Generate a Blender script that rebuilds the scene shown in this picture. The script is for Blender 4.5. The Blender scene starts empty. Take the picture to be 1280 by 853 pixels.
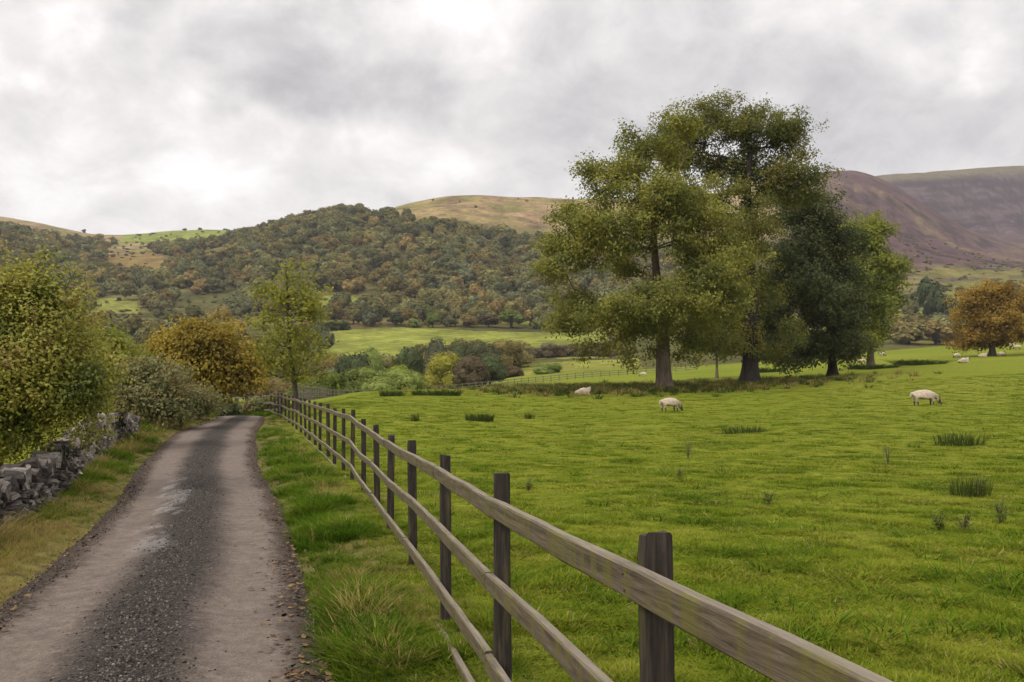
import bpy, bmesh, math, random
import numpy as np
from mathutils import Vector, Matrix, Euler

# ------------------------------------------------------------------ camera, sky, sun, exposure
SC = bpy.context.scene
COL = SC.collection
F, U0, YH, EYE = 1100.0, 640.0, 477.0, 1.6     # focal length in photo pixels, centre column, horizon row, eye height

cam_d = bpy.data.cameras.new('camera')
cam = bpy.data.objects.new('camera', cam_d); COL.objects.link(cam)
cam.location = (0, 0, EYE); cam.rotation_euler = (math.radians(90), 0, 0)
cam_d.sensor_width = 36; cam_d.lens = F/1280*36
cam_d.shift_y = (YH-426.5)/1280
cam_d.clip_start = 0.05; cam_d.clip_end = 20000
SC.camera = cam

SUN_EL, SUN_AZ = 38.0, -128.0                    # degrees; azimuth from +Y towards +X
world = bpy.data.worlds.new('World'); SC.world = world
world.use_nodes = True
wt = world.node_tree; wt.nodes.clear()
def wn(t, **kw):
    n = wt.nodes.new(t)
    for k, v in kw.items(): setattr(n, k, v)
    return n
def wmath(op, a, b=None, c=None, clamp=False):
    n = wn('ShaderNodeMath', operation=op, use_clamp=clamp)
    for i, v in enumerate((a, b, c)):
        if v is None: continue
        if isinstance(v, (int, float)): n.inputs[i].default_value = v
        else: wt.links.new(v, n.inputs[i])
    return n.outputs[0]
def wvm(op, a, b=None):
    n = wn('ShaderNodeVectorMath', operation=op)
    for i, v in enumerate((a, b)):
        if v is None: continue
        if isinstance(v, (tuple, list)): n.inputs[i].default_value = v
        else: wt.links.new(v, n.inputs[i])
    return n
sky = wn('ShaderNodeTexSky', sky_type='NISHITA'); sky.sun_disc = False
sky.sun_elevation = math.radians(SUN_EL); sky.sun_rotation = math.radians(SUN_AZ)
bg_sky = wn('ShaderNodeBackground'); bg_sky.inputs[1].default_value = 0.1
wt.links.new(sky.outputs[0], bg_sky.inputs[0])
tc = wn('ShaderNodeTexCoord'); D = tc.outputs['Generated']
sep = wn('ShaderNodeSeparateXYZ'); wt.links.new(D, sep.inputs[0])
zz = wmath('MAXIMUM', sep.outputs[2], 0.0)
den = wmath('ADD', zz, 0.55)
px = wmath('DIVIDE', sep.outputs[0], den); py = wmath('DIVIDE', sep.outputs[1], den)
cmb = wn('ShaderNodeCombineXYZ'); wt.links.new(px, cmb.inputs[0]); wt.links.new(py, cmb.inputs[1])
def wnoise(vec, scale, detail=6, rough=0.55, dist=0.0, off=(0, 0, 0)):
    v = wvm('ADD', vec, off).outputs[0]
    n = wn('ShaderNodeTexNoise'); n.inputs['Scale'].default_value = scale; n.inputs['Detail'].default_value = detail
    n.inputs['Roughness'].default_value = rough; n.inputs['Distortion'].default_value = dist
    wt.links.new(v, n.inputs['Vector']); return n.outputs['Fac']
n1 = wnoise(cmb.outputs[0], 2.1, 9, 0.55, 0.25, (3.1, 7.7, 0))
n2 = wnoise(cmb.outputs[0], 6.5, 10, 0.6, 0.35, (1.3, 2.2, 4))
n3 = wnoise(cmb.outputs[0], 13.0, 8, 0.62, 0.5, (5.3, 1.2, 2))
val = wmath('ADD', wmath('MULTIPLY', wmath('SUBTRACT', n3, 0.5), 0.45), wmath('MULTIPLY', wmath('SUBTRACT', n1, 0.5), 1.05))
val = wmath('ADD', val, wmath('MULTIPLY', wmath('SUBTRACT', n2, 0.5), 0.95))
warp = wvm('SCALE', wvm('SUBTRACT', wn('ShaderNodeTexNoise').outputs['Color'], (0.5, 0.5, 0.5)).outputs[0])
wt.nodes[-3].inputs['Scale'].default_value = 1.0
nz = [n for n in wt.nodes if n.type == 'TEX_NOISE'][-1]; nz.inputs['Scale'].default_value = 9.0; nz.inputs['Detail'].default_value = 6
wt.links.new(D, nz.inputs['Vector']); warp.inputs['Scale'].default_value = 0.22
DW = wvm('ADD', D, warp.outputs[0]).outputs[0]
def blob(u, v, ru, amt):                        # one soft cloud mass at a direction seen in the photograph
    global val
    d = Vector(((u-U0)/F, 1, (YH-v)/F)).normalized()
    s = wvm('SUBTRACT', DW, tuple(d))
    m = wvm('MULTIPLY', s.outputs[0], (1, 1, 1.9))
    ln = wvm('LENGTH', m.outputs[0]).outputs['Value']
    mr = wn('ShaderNodeMapRange', interpolation_type='SMOOTHSTEP')
    wt.links.new(ln, mr.inputs[0]); mr.inputs[1].default_value = 0; mr.inputs[2].default_value = ru/F
    mr.inputs[3].default_value = amt; mr.inputs[4].default_value = 0
    val = wmath('ADD', val, mr.outputs[0])
for b in [(270, 40, 200, -.36), (440, 90, 170, -.30), (110, 130, 160, -.16), (25, 105, 80, .30), (640, -5, 150, -.06),
          (590, 165, 130, .12), (760, 110, 260, -.12), (1190, 75, 90, .22), (1080, 30, 160, .12), (1000, 110, 180, -.12),
          (160, 225, 250, .10), (1200, 165, 220, -.16), (860, 60, 260, -.08), (900, 40, 200, -.02), (120, 10, 120, .10), (560, 40, 60, .12), (380, 200, 260, .06), (680, 200, 200, -.10)]:
    blob(*b)
ramp = wn('ShaderNodeValToRGB')
fac = wmath('ADD', wmath('MULTIPLY', val, 1.15), 0.5, clamp=True)
wt.links.new(fac, ramp.inputs[0])
e = ramp.color_ramp.elements
e[0].position = 0.02; e[0].color = (.36, .35, .352, 1)
e[1].position = 0.98; e[1].color = (.98, .945, .93, 1)
m = e.new(0.40); m.color = (.59, .563, .556, 1)
m = e.new(0.62); m.color = (.725, .685, .67, 1)
zr = wn('ShaderNodeMapRange', interpolation_type='SMOOTHSTEP')
wt.links.new(sep.outputs[2], zr.inputs[0]); zr.inputs[1].default_value = 0.25; zr.inputs[2].default_value = 1.0
zr.inputs[3].default_value = 1.0; zr.inputs[4].default_value = 3.0       # an overcast sky is brightest overhead
bg_c = wn('ShaderNodeBackground'); wt.links.new(ramp.outputs[0], bg_c.inputs[0]); wt.links.new(zr.outputs[0], bg_c.inputs[1])
mix = wn('ShaderNodeMixShader'); mix.inputs[0].default_value = 0.93
wt.links.new(bg_sky.outputs[0], mix.inputs[1]); wt.links.new(bg_c.outputs[0], mix.inputs[2])
out = wn('ShaderNodeOutputWorld'); wt.links.new(mix.outputs[0], out.inputs[0])

sl = bpy.data.lights.new('sun', 'SUN'); sl.energy = 1.5; sl.angle = math.radians(11); sl.color = (1, .94, .84)
sun = bpy.data.objects.new('sun', sl); COL.objects.link(sun)
az, el = math.radians(SUN_AZ), math.radians(SUN_EL)
sdir = Vector((math.sin(az)*math.cos(el), math.cos(az)*math.cos(el), math.sin(el)))
sun.rotation_euler = sdir.to_track_quat('Z', 'Y').to_euler(); sun.location = (0, 0, 60)

vs = SC.view_settings
vs.view_transform = 'Standard'; vs.look = 'None'; vs.gamma = 1.0; vs.use_curve_mapping = False; vs.exposure = 0.42

# ------------------------------------------------------------------ helpers
random.seed(7); RNG = np.random.default_rng(11)
def tag(o, label=None, cat=None, group=None, kind=None):
    if label: o['label'] = label
    if cat: o['category'] = cat
    if group: o['group'] = group
    if kind: o['kind'] = kind
    return o
def empty(name, loc=(0, 0, 0), rz=0, label=None, cat=None, group=None):
    o = bpy.data.objects.new(name, None); COL.objects.link(o)
    o.empty_display_size = 0.3
    o.location = loc; o.rotation_euler = (0, 0, rz)
    return tag(o, label, cat, group)
def mesh_np(name, V, Fq, mats=None, smooth=False, mi=None):
    """mesh from an (n,3) array and one (m,k) array of faces (or a list of such arrays)"""
    me = bpy.data.meshes.new(name)
    V = np.asarray(V, dtype=np.float32)
    Fl = Fq if isinstance(Fq, list) else [Fq]
    Fl = [np.asarray(f, dtype=np.int32) for f in Fl if len(f)]
    me.vertices.add(len(V)); me.vertices.foreach_set('co', V.ravel())
    idx = np.concatenate([f.ravel() for f in Fl])
    tot = np.concatenate([np.full(len(f), f.shape[1], np.int32) for f in Fl])
    st = np.concatenate([[0], np.cumsum(tot)[:-1]]).astype(np.int32)
    me.loops.add(len(idx)); me.loops.foreach_set('vertex_index', idx)
    me.polygons.add(len(tot)); me.polygons.foreach_set('loop_start', st)
    if mi is not None: me.polygons.foreach_set('material_index', np.asarray(mi, np.int32))
    me.polygons.foreach_set('use_smooth', np.full(len(tot), smooth))
    me.update(calc_edges=True); me.validate()
    for m in (mats or []): me.materials.append(m)
    return me
def link(name, me, parent=None, loc=None):
    o = bpy.data.objects.new(name, me); COL.objects.link(o)
    if parent: o.parent = parent
    if loc is not None: o.location = loc
    return o
def copy_tree(o, parent=None):
    c = o.copy(); COL.objects.link(c)
    if parent: c.parent = parent
    for ch in list(o.children): copy_tree(ch, c)
    return c
def _h(i, j, s):
    n = (i*374761393 + j*668265263 + s*974634777) & 0x7fffffff
    n = ((n ^ (n >> 13))*1274126177) & 0x7fffffff
    n = n ^ (n >> 16)
    return (n & 0xffff)/65535.0
def vnoise(x, y, s=0):
    x = np.asarray(x, float); y = np.asarray(y, float)
    i = np.floor(x).astype(np.int64); j = np.floor(y).astype(np.int64)
    fx = x-i; fy = y-j; fx = fx*fx*(3-2*fx); fy = fy*fy*(3-2*fy)
    a = _h(i, j, s); b = _h(i+1, j, s); c = _h(i, j+1, s); d = _h(i+1, j+1, s)
    return (a*(1-fx)+b*fx)*(1-fy)+(c*(1-fx)+d*fx)*fy
def fbm(x, y, s=0, oct=4, g=0.5):
    t = 0; a = 1; w = 0
    for k in range(oct):
        t = t+a*vnoise(np.asarray(x)*2**k+17.3*k, np.asarray(y)*2**k+5.1*k, s+k); w += a; a *= g
    return t/w
def smooth(a, b, x):
    t = np.clip((np.asarray(x, float)-a)/(b-a), 0, 1); return t*t*(3-2*t)

# ------------------------------------------------------------------ materials
class MT:
    def __init__(s, name):
        s.m = bpy.data.materials.new(name); s.m.use_nodes = True
        s.t = s.m.node_tree; s.t.nodes.clear()
        s.out = s.t.nodes.new('ShaderNodeOutputMaterial')
    def n(s, typ, **kw):
        o = s.t.nodes.new(typ)
        for k, v in kw.items(): setattr(o, k, v)
        return o
    def set(s, sock, v):
        if v is None: return
        if hasattr(v, 'is_output') or isinstance(v, bpy.types.NodeSocket): s.t.links.new(v, sock)
        elif isinstance(v, (tuple, list)) and len(v) == 3 and sock.type == 'RGBA': sock.default_value = (*v, 1)
        else: sock.default_value = v
    def noise(s, vec, scale, detail=4, rough=.55, dist=0):
        o = s.n('ShaderNodeTexNoise'); s.set(o.inputs['Vector'], vec); o.inputs['Scale'].default_value = scale
        o.inputs['Detail'].default_value = detail; o.inputs['Roughness'].default_value = rough; o.inputs['Distortion'].default_value = dist
        return o.outputs['Fac']
    def mapv(s, vec, scale=(1, 1, 1), loc=(0, 0, 0), rot=(0, 0, 0)):
        o = s.n('ShaderNodeMapping'); s.set(o.inputs['Vector'], vec); o.inputs['Scale'].default_value = scale
        o.inputs['Location'].default_value = loc; o.inputs['Rotation'].default_value = rot
        return o.outputs[0]
    def ramp(s, fac, stops, interp='LINEAR'):
        o = s.n('ShaderNodeValToRGB'); s.set(o.inputs[0], fac); cr = o.color_ramp; cr.interpolation = interp
        while len(cr.elements) < len(stops): cr.elements.new(0.5)
        while len(cr.elements) > len(stops): cr.elements.remove(cr.elements[-1])
        for el, (p, c) in zip(cr.elements, stops):
            el.position = p; el.color = (*c, 1) if len(c) == 3 else c
        return o.outputs[0]
    def mix(s, fac, a, b, blend='MIX'):
        o = s.n('ShaderNodeMix', data_type='RGBA', blend_type=blend)
        s.set(o.inputs['Factor'], fac); s.set(o.inputs[6], a); s.set(o.inputs[7], b); return o.outputs[2]
    def math(s, op, a, b=None, clamp=False):
        o = s.n('ShaderNodeMath', operation=op, use_clamp=clamp); s.set(o.inputs[0], a); s.set(o.inputs[1], b); return o.outputs[0]
    def rng(s, v, a, b, c=0.0, d=1.0):
        o = s.n('ShaderNodeMapRange', interpolation_type='SMOOTHSTEP'); s.set(o.inputs[0], v)
        for i, q in enumerate((a, b, c, d)): o.inputs[i+1].default_value = q
        return o.outputs[0]
    def bump(s, h, strength=.3, dist=.02):
        o = s.n('ShaderNodeBump'); s.set(o.inputs['Height'], h); s.set(o.inputs['Strength'], strength)
        o.inputs['Distance'].default_value = dist; return o.outputs[0]
    def pbr(s, col, rough=.8, normal=None, spec=.3):
        o = s.n('ShaderNodeBsdfPrincipled'); s.set(o.inputs['Base Color'], col); s.set(o.inputs['Roughness'], rough)
        s.set(o.inputs['Normal'], normal); s.set(o.inputs['Specular IOR Level'], spec)
        s.t.links.new(o.outputs[0], s.out.inputs[0]); return s.m
    def leaf(s, col, tr=.35, rough=.6, gloss=.04):
        d = s.n('ShaderNodeBsdfDiffuse'); s.set(d.inputs[0], col)
        t = s.n('ShaderNodeBsdfTranslucent'); s.set(t.inputs[0], col)
        mx = s.n('ShaderNodeMixShader'); mx.inputs[0].default_value = tr
        s.t.links.new(d.outputs[0], mx.inputs[1]); s.t.links.new(t.outputs[0], mx.inputs[2])
        g = s.n('ShaderNodeBsdfGlossy'); g.inputs['Roughness'].default_value = rough; g.inputs[0].default_value = (1, 1, 1, 1)
        m2 = s.n('ShaderNodeMixShader'); m2.inputs[0].default_value = gloss
        s.t.links.new(mx.outputs[0], m2.inputs[1]); s.t.links.new(g.outputs[0], m2.inputs[2])
        s.t.links.new(m2.outputs[0], s.out.inputs[0]); return s.m
    @property
    def pos(s): return s.n('ShaderNodeNewGeometry').outputs['Position']
    @property
    def island(s): return s.n('ShaderNodeNewGeometry').outputs['Random Per Island']
    @property
    def obj(s): return s.n('ShaderNodeTexCoord').outputs['Object']
    @property
    def rnd(s): return s.n('ShaderNodeObjectInfo').outputs['Random']

def leaf_mat(name, cols, scale=.5, tr=.35, gloss=.01):
    """leaf colours: each leaf its own shade, drifting over clumps of the crown"""
    k = MT(name)
    f = k.math('ADD', k.math('MULTIPLY', k.island, .35), k.math('MULTIPLY', k.rng(k.noise(k.pos, scale, 3), .3, .7), .65))
    n = len(cols)
    return k.leaf(k.ramp(f, [((i+.5)/n, c) for i, c in enumerate(cols)]), tr, gloss=gloss)
def far_leaf(name, cols):
    """crown colour picked per tree, with leaf to leaf variation"""
    k = MT(name); n = len(cols)
    base = k.ramp(k.rnd, [((i+.3)/n, c) for i, c in enumerate(cols)])
    r2 = k.math('FRACT', k.math('MULTIPLY', k.rnd, 47.3)); v = k.math('MULTIPLY', k.math('ADD', k.math('MULTIPLY', k.island, .7), .65), k.math('ADD', k.math('MULTIPLY', r2, .75), .7))
    return k.leaf(k.mix(1.0, base, v, 'MULTIPLY'), .25, gloss=.0)

def bark_mat(name, a, b, scale=6):
    k = MT(name)
    v = k.mapv(k.pos, (1, 1, .22))
    n = k.noise(v, scale, 6, .65)
    return k.pbr(k.ramp(n, [(.3, a), (.7, b)]), .95, k.bump(n, .8, .05), .1)
M = {}
M['bark'] = bark_mat('bark_grey', (.075, .056, .042), (.22, .175, .135), 5)
M['bark_dark'] = bark_mat('bark_dark', (.02, .017, .015), (.06, .05, .042), 5)
M['twig'] = bark_mat('bark_twig', (.05, .04, .03), (.13, .105, .08), 20)
M['leaf_yellowgreen'] = leaf_mat('leaf_yellowgreen', [(0.095, 0.112, 0.018), (0.18, 0.192, 0.03), (0.255, 0.255, 0.04), (0.31, 0.285, 0.05)], .35, .42, .015)
M['leaf_olive'] = leaf_mat('leaf_olive', [(0.085, 0.105, 0.018), (0.155, 0.165, 0.026), (0.225, 0.2, 0.032)], .35, .42, .015)
M['leaf_dark'] = leaf_mat('leaf_dark', [(0.054, 0.072, 0.022), (0.086, 0.106, 0.031), (0.126, 0.13, 0.038)], .35, .35, .015)
M['leaf_green'] = leaf_mat('leaf_green', [(0.1, 0.125, 0.016), (0.18, 0.21, 0.022), (0.26, 0.275, 0.032)], .3, .45, .015)
M['leaf_orange'] = leaf_mat('leaf_orange', [(0.18, 0.11, 0.02), (0.3, 0.185, 0.03), (0.36, 0.25, 0.042)], .3, .4, .01)
M['leaf_gold'] = leaf_mat('leaf_gold', [(0.16, 0.12, 0.02), (0.31, 0.225, 0.03), (0.38, 0.3, 0.045)], .6, .4, .01)
M['leaf_lime'] = leaf_mat('leaf_lime', [(0.17, 0.19, 0.022), (0.26, 0.265, 0.032), (0.33, 0.32, 0.05)], .8, .5, .01)
M['leaf_hedge'] = leaf_mat('leaf_hedge', [(0.065, 0.09, 0.014), (0.16, 0.18, 0.022), (0.29, 0.29, 0.036), (0.36, 0.33, 0.055), (0.24, 0.16, 0.05)], 1.2, .42, .02)
M['leaf_bramble'] = leaf_mat('leaf_bramble', [(0.086, 0.098, 0.034), (0.161, 0.167, 0.057), (0.241, 0.224, 0.092), (0.196, 0.132, 0.04)], 1.5, .35, .015)
FARC = dict(mix=[(.120, .122, .046), (.135, .130, .050), (.105, .118, .058), (.155, .132, .050), (.145, .145, .050), (.175, .136, .046), (.12, .128, .062), (.16, .148, .052), (.185, .135, .050)],
            green=[(.12, .155, .036), (.135, .165, .040), (.15, .175, .046)], dark=[(.065, .085, .036), (.075, .095, .040)], lime=[(.22, .26, .03), (.24, .27, .03)],
            gold=[(.30, .23, .024), (.22, .21, .034)], brown=[(.13, .095, .05), (.115, .092, .055)], grey=[(.125, .135, .075), (.135, .14, .078)])
for k_, c_ in FARC.items(): M['far_'+k_] = far_leaf('far_leaf_'+k_, c_)

# ------------------------------------------------------------------ terrain
TU = [-300, 0, 200, 300, 380, 450, 520, 640, 720, 840, 1000, 1150, 1280, 1600]
NEAR = {0: [0]*14, 10: [-.1]*14, 20: [-.2]*9+[-.15, -.1, -.05, 0, .2],
        30: [-.2]*5+[-.15]*5+[0, .05, .15, .5],
        48: [.3, .1, -.25, -.3, .45, .4, .25, .1, 0, -.05, .1, .45, .7, 1.5],
        70: [1, .3, 0, .05, .0, .85, 1, 1, 1, .95, 1.05, 1.6, 2, 4],
        100: [0, -1, -1, 0, -.8, -.3, .2, 1.3, 1.5, 1.65, 2.3, 3.2, 3.8, 7],
        140: [-3, -5, -5, -4, -3, -2, -1, .9, 1.5, 2.3, 3.7, 5.3, 5.8, 10],
        200: [-6, -9, -8, -7, -6, -5, -3, 2, 3.6, 4.5, 7, 9.7, 11.5, 15],
        250: [-4, -7, -6, -5, -4, -3, 0, 4.6, 5.5, 6.6, 8, 7, 9, 14]}
FU = [-300, 0, 40, 100, 150, 200, 250, 300, 360, 430, 500, 560, 620, 700, 850, 1000, 1040, 1070, 1100, 1130, 1160, 1200, 1240, 1280, 1600]
FAR = {300: [470, 468, 468, 469, 470, 470, 469, 468, 464, 457, 450, 446, 445, 443, 437, 430, 432, 433, 435, 436, 437, 437, 437, 437, 430],
       420: [410, 420, 418, 415, 413, 412, 412, 412, 412, 412, 412, 412, 412, 414, 412, 410, 411, 413, 415, 416, 418, 420, 420, 420, 410],
       520: [370, 385, 388, 392, 394, 395, 393, 390, 388, 386, 387, 388, 389, 390, 390, 390, 392, 394, 395, 395, 395, 395, 395, 395, 385],
       650: [310, 335, 343, 355, 356, 355, 350, 345, 335, 325, 327, 330, 337, 345, 350, 350, 351, 353, 355, 356, 357, 358, 359, 360, 350],
       800: [265, 292, 303, 320, 326, 327, 318, 305, 288, 274, 278, 282, 290, 298, 300, 305, 312, 316, 320, 323, 326, 330, 335, 340, 335],
       1050: [260, 288, 298, 308, 310, 310, 305, 300, 287, 270, 256, 243, 241, 247, 255, 245, 250, 262, 275, 288, 298, 308, 318, 325, 330],
       1300: [262, 275, 279, 292, 295, 288, 285, 288, 292, 292, 280, 268, 262, 262, 250, 212, 208, 209, 219, 237, 257, 283, 299, 310, 330],
       1600: [262, 270, 277, 291, 300, 305, 305, 305, 305, 305, 300, 290, 285, 285, 270, 235, 232, 232, 240, 252, 266, 288, 296, 302, 310],
       1900: [270, 285, 290, 300, 310, 315, 315, 315, 315, 315, 310, 300, 295, 295, 280, 250, 245, 240, 243, 248, 254, 262, 266, 268, 265],
       2150: [280, 295, 300, 310, 320, 320, 320, 320, 320, 320, 315, 310, 305, 300, 285, 236, 224, 218, 214, 212, 209, 206, 203, 200, 182],
       3000: [330]*15+[290, 280, 270, 265, 262, 260, 258, 256, 254, 250], 6000: [420]*25}
GU = np.linspace(-300, 1600, 381)
GT = np.linspace(0, 1, 620)
def t_of_Y(Y): return np.log((np.asarray(Y, float)+8)/8)/math.log((6000+8)/8)
def Y_of_t(t): return 8*np.exp(t*math.log((6000+8)/8))-8
rowsY = sorted(list(NEAR)+list(FAR))
rowz = []
for Yr in rowsY:
    if Yr in NEAR: rowz.append(np.interp(GU, TU, NEAR[Yr]))
    else: rowz.append(EYE+(YH-np.interp(GU, FU, FAR[Yr]))*Yr/F)
rowz = np.array(rowz)
GY = Y_of_t(GT)
TAB = np.array([np.interp(GY, rowsY, rowz[:, c]) for c in range(len(GU))]).T       # (t, u)
def blur(A, s, ax):
    k = np.exp(-.5*(np.arange(-3*s, 3*s+1)/s)**2); k /= k.sum()
    P = np.concatenate([np.repeat(np.take(A, [0], ax), 3*s, ax), A, np.repeat(np.take(A, [-1], ax), 3*s, ax)], ax)
    return np.apply_along_axis(lambda v: np.convolve(v, k, 'valid'), ax, P)
TAB = blur(blur(TAB, 3, 0), 3, 1)
# lane centre line: (Y, X, z)
LN = np.array([(-14, 3.3, .0), (-6, 1.0, .0), (0, -.75, .0), (4.7, -2.1, .0), (6.2, -2.55, -.02), (9.1, -3.39, -.05), (12.6, -4.5, -.1), (15, -5.35, -.14), (19, -6.75, -.2), (23, -8.0, -.2), (30, -10.1, -.16),
               (36, -11.45, -.08), (39.5, -12.2, -.03), (43, -13.4, -.10), (47, -15.9, -.30), (52, -20, -.55), (56, -25, -.8), (59, -32, -1.1)], float)
def catmull(P, n):
    out = []
    for i in range(len(P)-1):
        p0 = P[max(i-1, 0)]; p1 = P[i]; p2 = P[i+1]; p3 = P[min(i+2, len(P)-1)]
        for t in np.linspace(0, 1, n, endpoint=False):
            out.append(.5*((2*p1)+(-p0+p2)*t+(2*p0-5*p1+4*p2-p3)*t*t+(-p0+3*p1-3*p2+p3)*t**3))
    out.append(P[-1]); return np.array(out)
LC = catmull(LN, 10)                                # columns Y, X, z
LHALF = 1.10
def lane_half(Yv): return np.interp(Yv, [4, 9, 13, 19, 24, 31, 36, 40, 60], [1.10, 1.08, 1.10, 1.22, 1.30, 1.34, 1.20, 1.02, 1.05])
def lane_dist(X, Y):
    """signed distance to the lane's centre line (positive on the fence side) and lane height there"""
    X = np.asarray(X, float).ravel(); Y = np.asarray(Y, float).ravel()
    best = np.full(X.shape, 1e9); zl = np.zeros(X.shape); sg = np.zeros(X.shape)
    near = (Y > -20) & (Y < 70) & (X > -45) & (X < 12)
    xs, ys = X[near], Y[near]; b = np.full(xs.shape, 1e9); z = np.zeros(xs.shape); s = np.ones(xs.shape)
    for i in range(len(LC)-1):
        ay, ax, az_ = LC[i]; by, bx, bz = LC[i+1]
        dx, dy = bx-ax, by-ay; L = dx*dx+dy*dy+1e-9
        t = np.clip(((xs-ax)*dx+(ys-ay)*dy)/L, 0, 1)
        ex, ey = xs-(ax+dx*t), ys-(ay+dy*t)
        d = np.hypot(ex, ey); c = ex*dy-ey*dx; d = np.maximum(0, d-(lane_half(ay)-LHALF))
        m = d < b; b[m] = d[m]; z[m] = (az_+(bz-az_)*t)[m]; s[m] = np.sign(c)[m]
    best[near] = b; zl[near] = z; sg[near] = s
    return best, zl, sg
def ground(X, Y, lane=True):
    X = np.asarray(X, float); Y = np.asarray(Y, float); shp = X.shape
    X = X.ravel(); Y = Y.ravel()
    r = np.hypot(X, Y); Yf = np.maximum(np.maximum(Y, .45*r), .3)
    u = np.clip(U0+F*X/Yf, -300, 1600)
    fu = (u-GU[0])/(GU[1]-GU[0]); ft = np.clip(t_of_Y(Yf), 0, 1)*(len(GT)-1)
    i = np.clip(fu.astype(int), 0, len(GU)-2); j = np.clip(ft.astype(int), 0, len(GT)-2)
    a = fu-i; b = ft-j
    z = (TAB[j, i]*(1-a)+TAB[j, i+1]*a)*(1-b)+(TAB[j+1, i]*(1-a)+TAB[j+1, i+1]*a)*b
    far = smooth(250, 700, Yf)
    z = z+far*(fbm(X/90, Y/90, 3, 4)-.5)*9*smooth(400, 1000, Yf)
    gully = (1-np.abs(2*fbm(u/26+Yf/500, Yf/420, 15, 3)-1))**2
    z = z-smooth(980, 1060, u)*smooth(900, 1200, Yf)*(1-smooth(2050, 2150, Yf))*gully*(11*(1-smooth(1120, 1260, Yf))+14*smooth(1550, 1700, Yf))
    if lane:
        d, zl, sg = lane_dist(X, Y)
        w = 1-smooth(1.5, 4.5, d)
        z = z*(1-w)+zl*w
        bank = smooth(1.25, 1.9, d)*(1-smooth(6, 12, d))*(r < 70)
        z = z+bank*(.05+.07*fbm(X*1.3, Y*1.3, 9, 3))
        z = z-.06*(1-smooth(1.12, 1.38, d))
    nearw = 1-smooth(60, 140, r)
    dl = smooth(2.2, 4.5, lane_dist(X, Y)[0]) if lane else 1
    z = z+nearw*dl*((fbm(X*.28, Y*.28, 21, 2)-.5)*.10+(fbm(X*2.3, Y*2.3, 25, 2)-.5)*.03)
    return z.reshape(shp)
def gz(x, y): return float(ground(np.array([x]), np.array([y]))[0])
def at(u, Y): return ((u-U0)/F*Y, Y, gz((u-U0)/F*Y, Y))
def up(u, v, Y): return np.array(((u-U0)/F*Y, Y, EYE+(YH-v)*Y/F))

# --- pasture sheet
k = MT('pasture_grass')
P = k.pos
n_big = k.noise(P, .05, 4, .6); n_mid = k.noise(P, 1.1, 6, .65); n_fine = k.noise(P, 7, 5, .7)
c = k.ramp(n_big, [(.3, (.148, .178, .014)), (.5, (.183, .203, .018)), (.7, (.215, .218, .028))])
c = k.mix(k.rng(n_mid, .5, .72), c, (.105, .155, .012))
c = k.mix(k.rng(k.noise(P, 3.1, 5, .65), .56, .70), c, (.06, .09, .010))
c = k.mix(k.rng(k.noise(P, .35, 6, .7), .58, .75, 0, .5), c, (.20, .18, .05))
c = k.mix(k.rng(n_fine, .35, .65), k.mix(1, c, (.6, .65, .6), 'MULTIPLY'), c)
so = k.n('ShaderNodeAttribute', attribute_name='soil').outputs['Fac']
c = k.mix(so, c, k.ramp(k.noise(P, 6, 5, .7), [(.3, (.07, .055, .025)), (.5, (.13, .115, .035)), (.7, (.19, .155, .06))]))
M['pasture'] = k.pbr(c, 1.0, k.bump(n_fine, 1.0, .06), .05)
def polar(name, r0, r1, nr, degs, mat):
    rr = np.exp(np.linspace(math.log(r0), math.log(r1), nr)); th = np.radians(degs)
    R, T = np.meshgrid(rr, th, indexing='ij')
    X = R*np.sin(T); Y = R*np.cos(T)
    Z = ground(X, Y)
    V = np.stack([X, Y, Z], -1).reshape(-1, 3); nc = len(th)
    a = (np.arange(nr-1)[:, None]*nc+np.arange(nc-1)[None]).ravel()
    Fq = np.stack([a, a+1, a+nc+1, a+nc], -1)
    return V, Fq, X, Y, Z, rr
def angles(fine, half):
    f = np.arange(-half, half+1e-6, fine)
    rest = np.linspace(half, 360-half, 60)[1:]
    return np.concatenate([f, rest])
V, Fq, X, Y, Z, rr = polar('pasture', .25, 215, 330, angles(.3, 50), None)
me = mesh_np('pasture', V, Fq[:, ::-1], [M['pasture']], True)
d_, z_, g_ = lane_dist(X, Y); soil = (1-smooth(1.5, 2.6, d_)).astype(np.float32)
a_ = me.attributes.new('soil', 'FLOAT', 'POINT'); a_.data.foreach_set('value', soil)
tag(link('pasture', me), kind='structure')
# disc under the camera
nc0 = 24; ang = np.linspace(0, 2*math.pi, nc0, endpoint=False)

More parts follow.
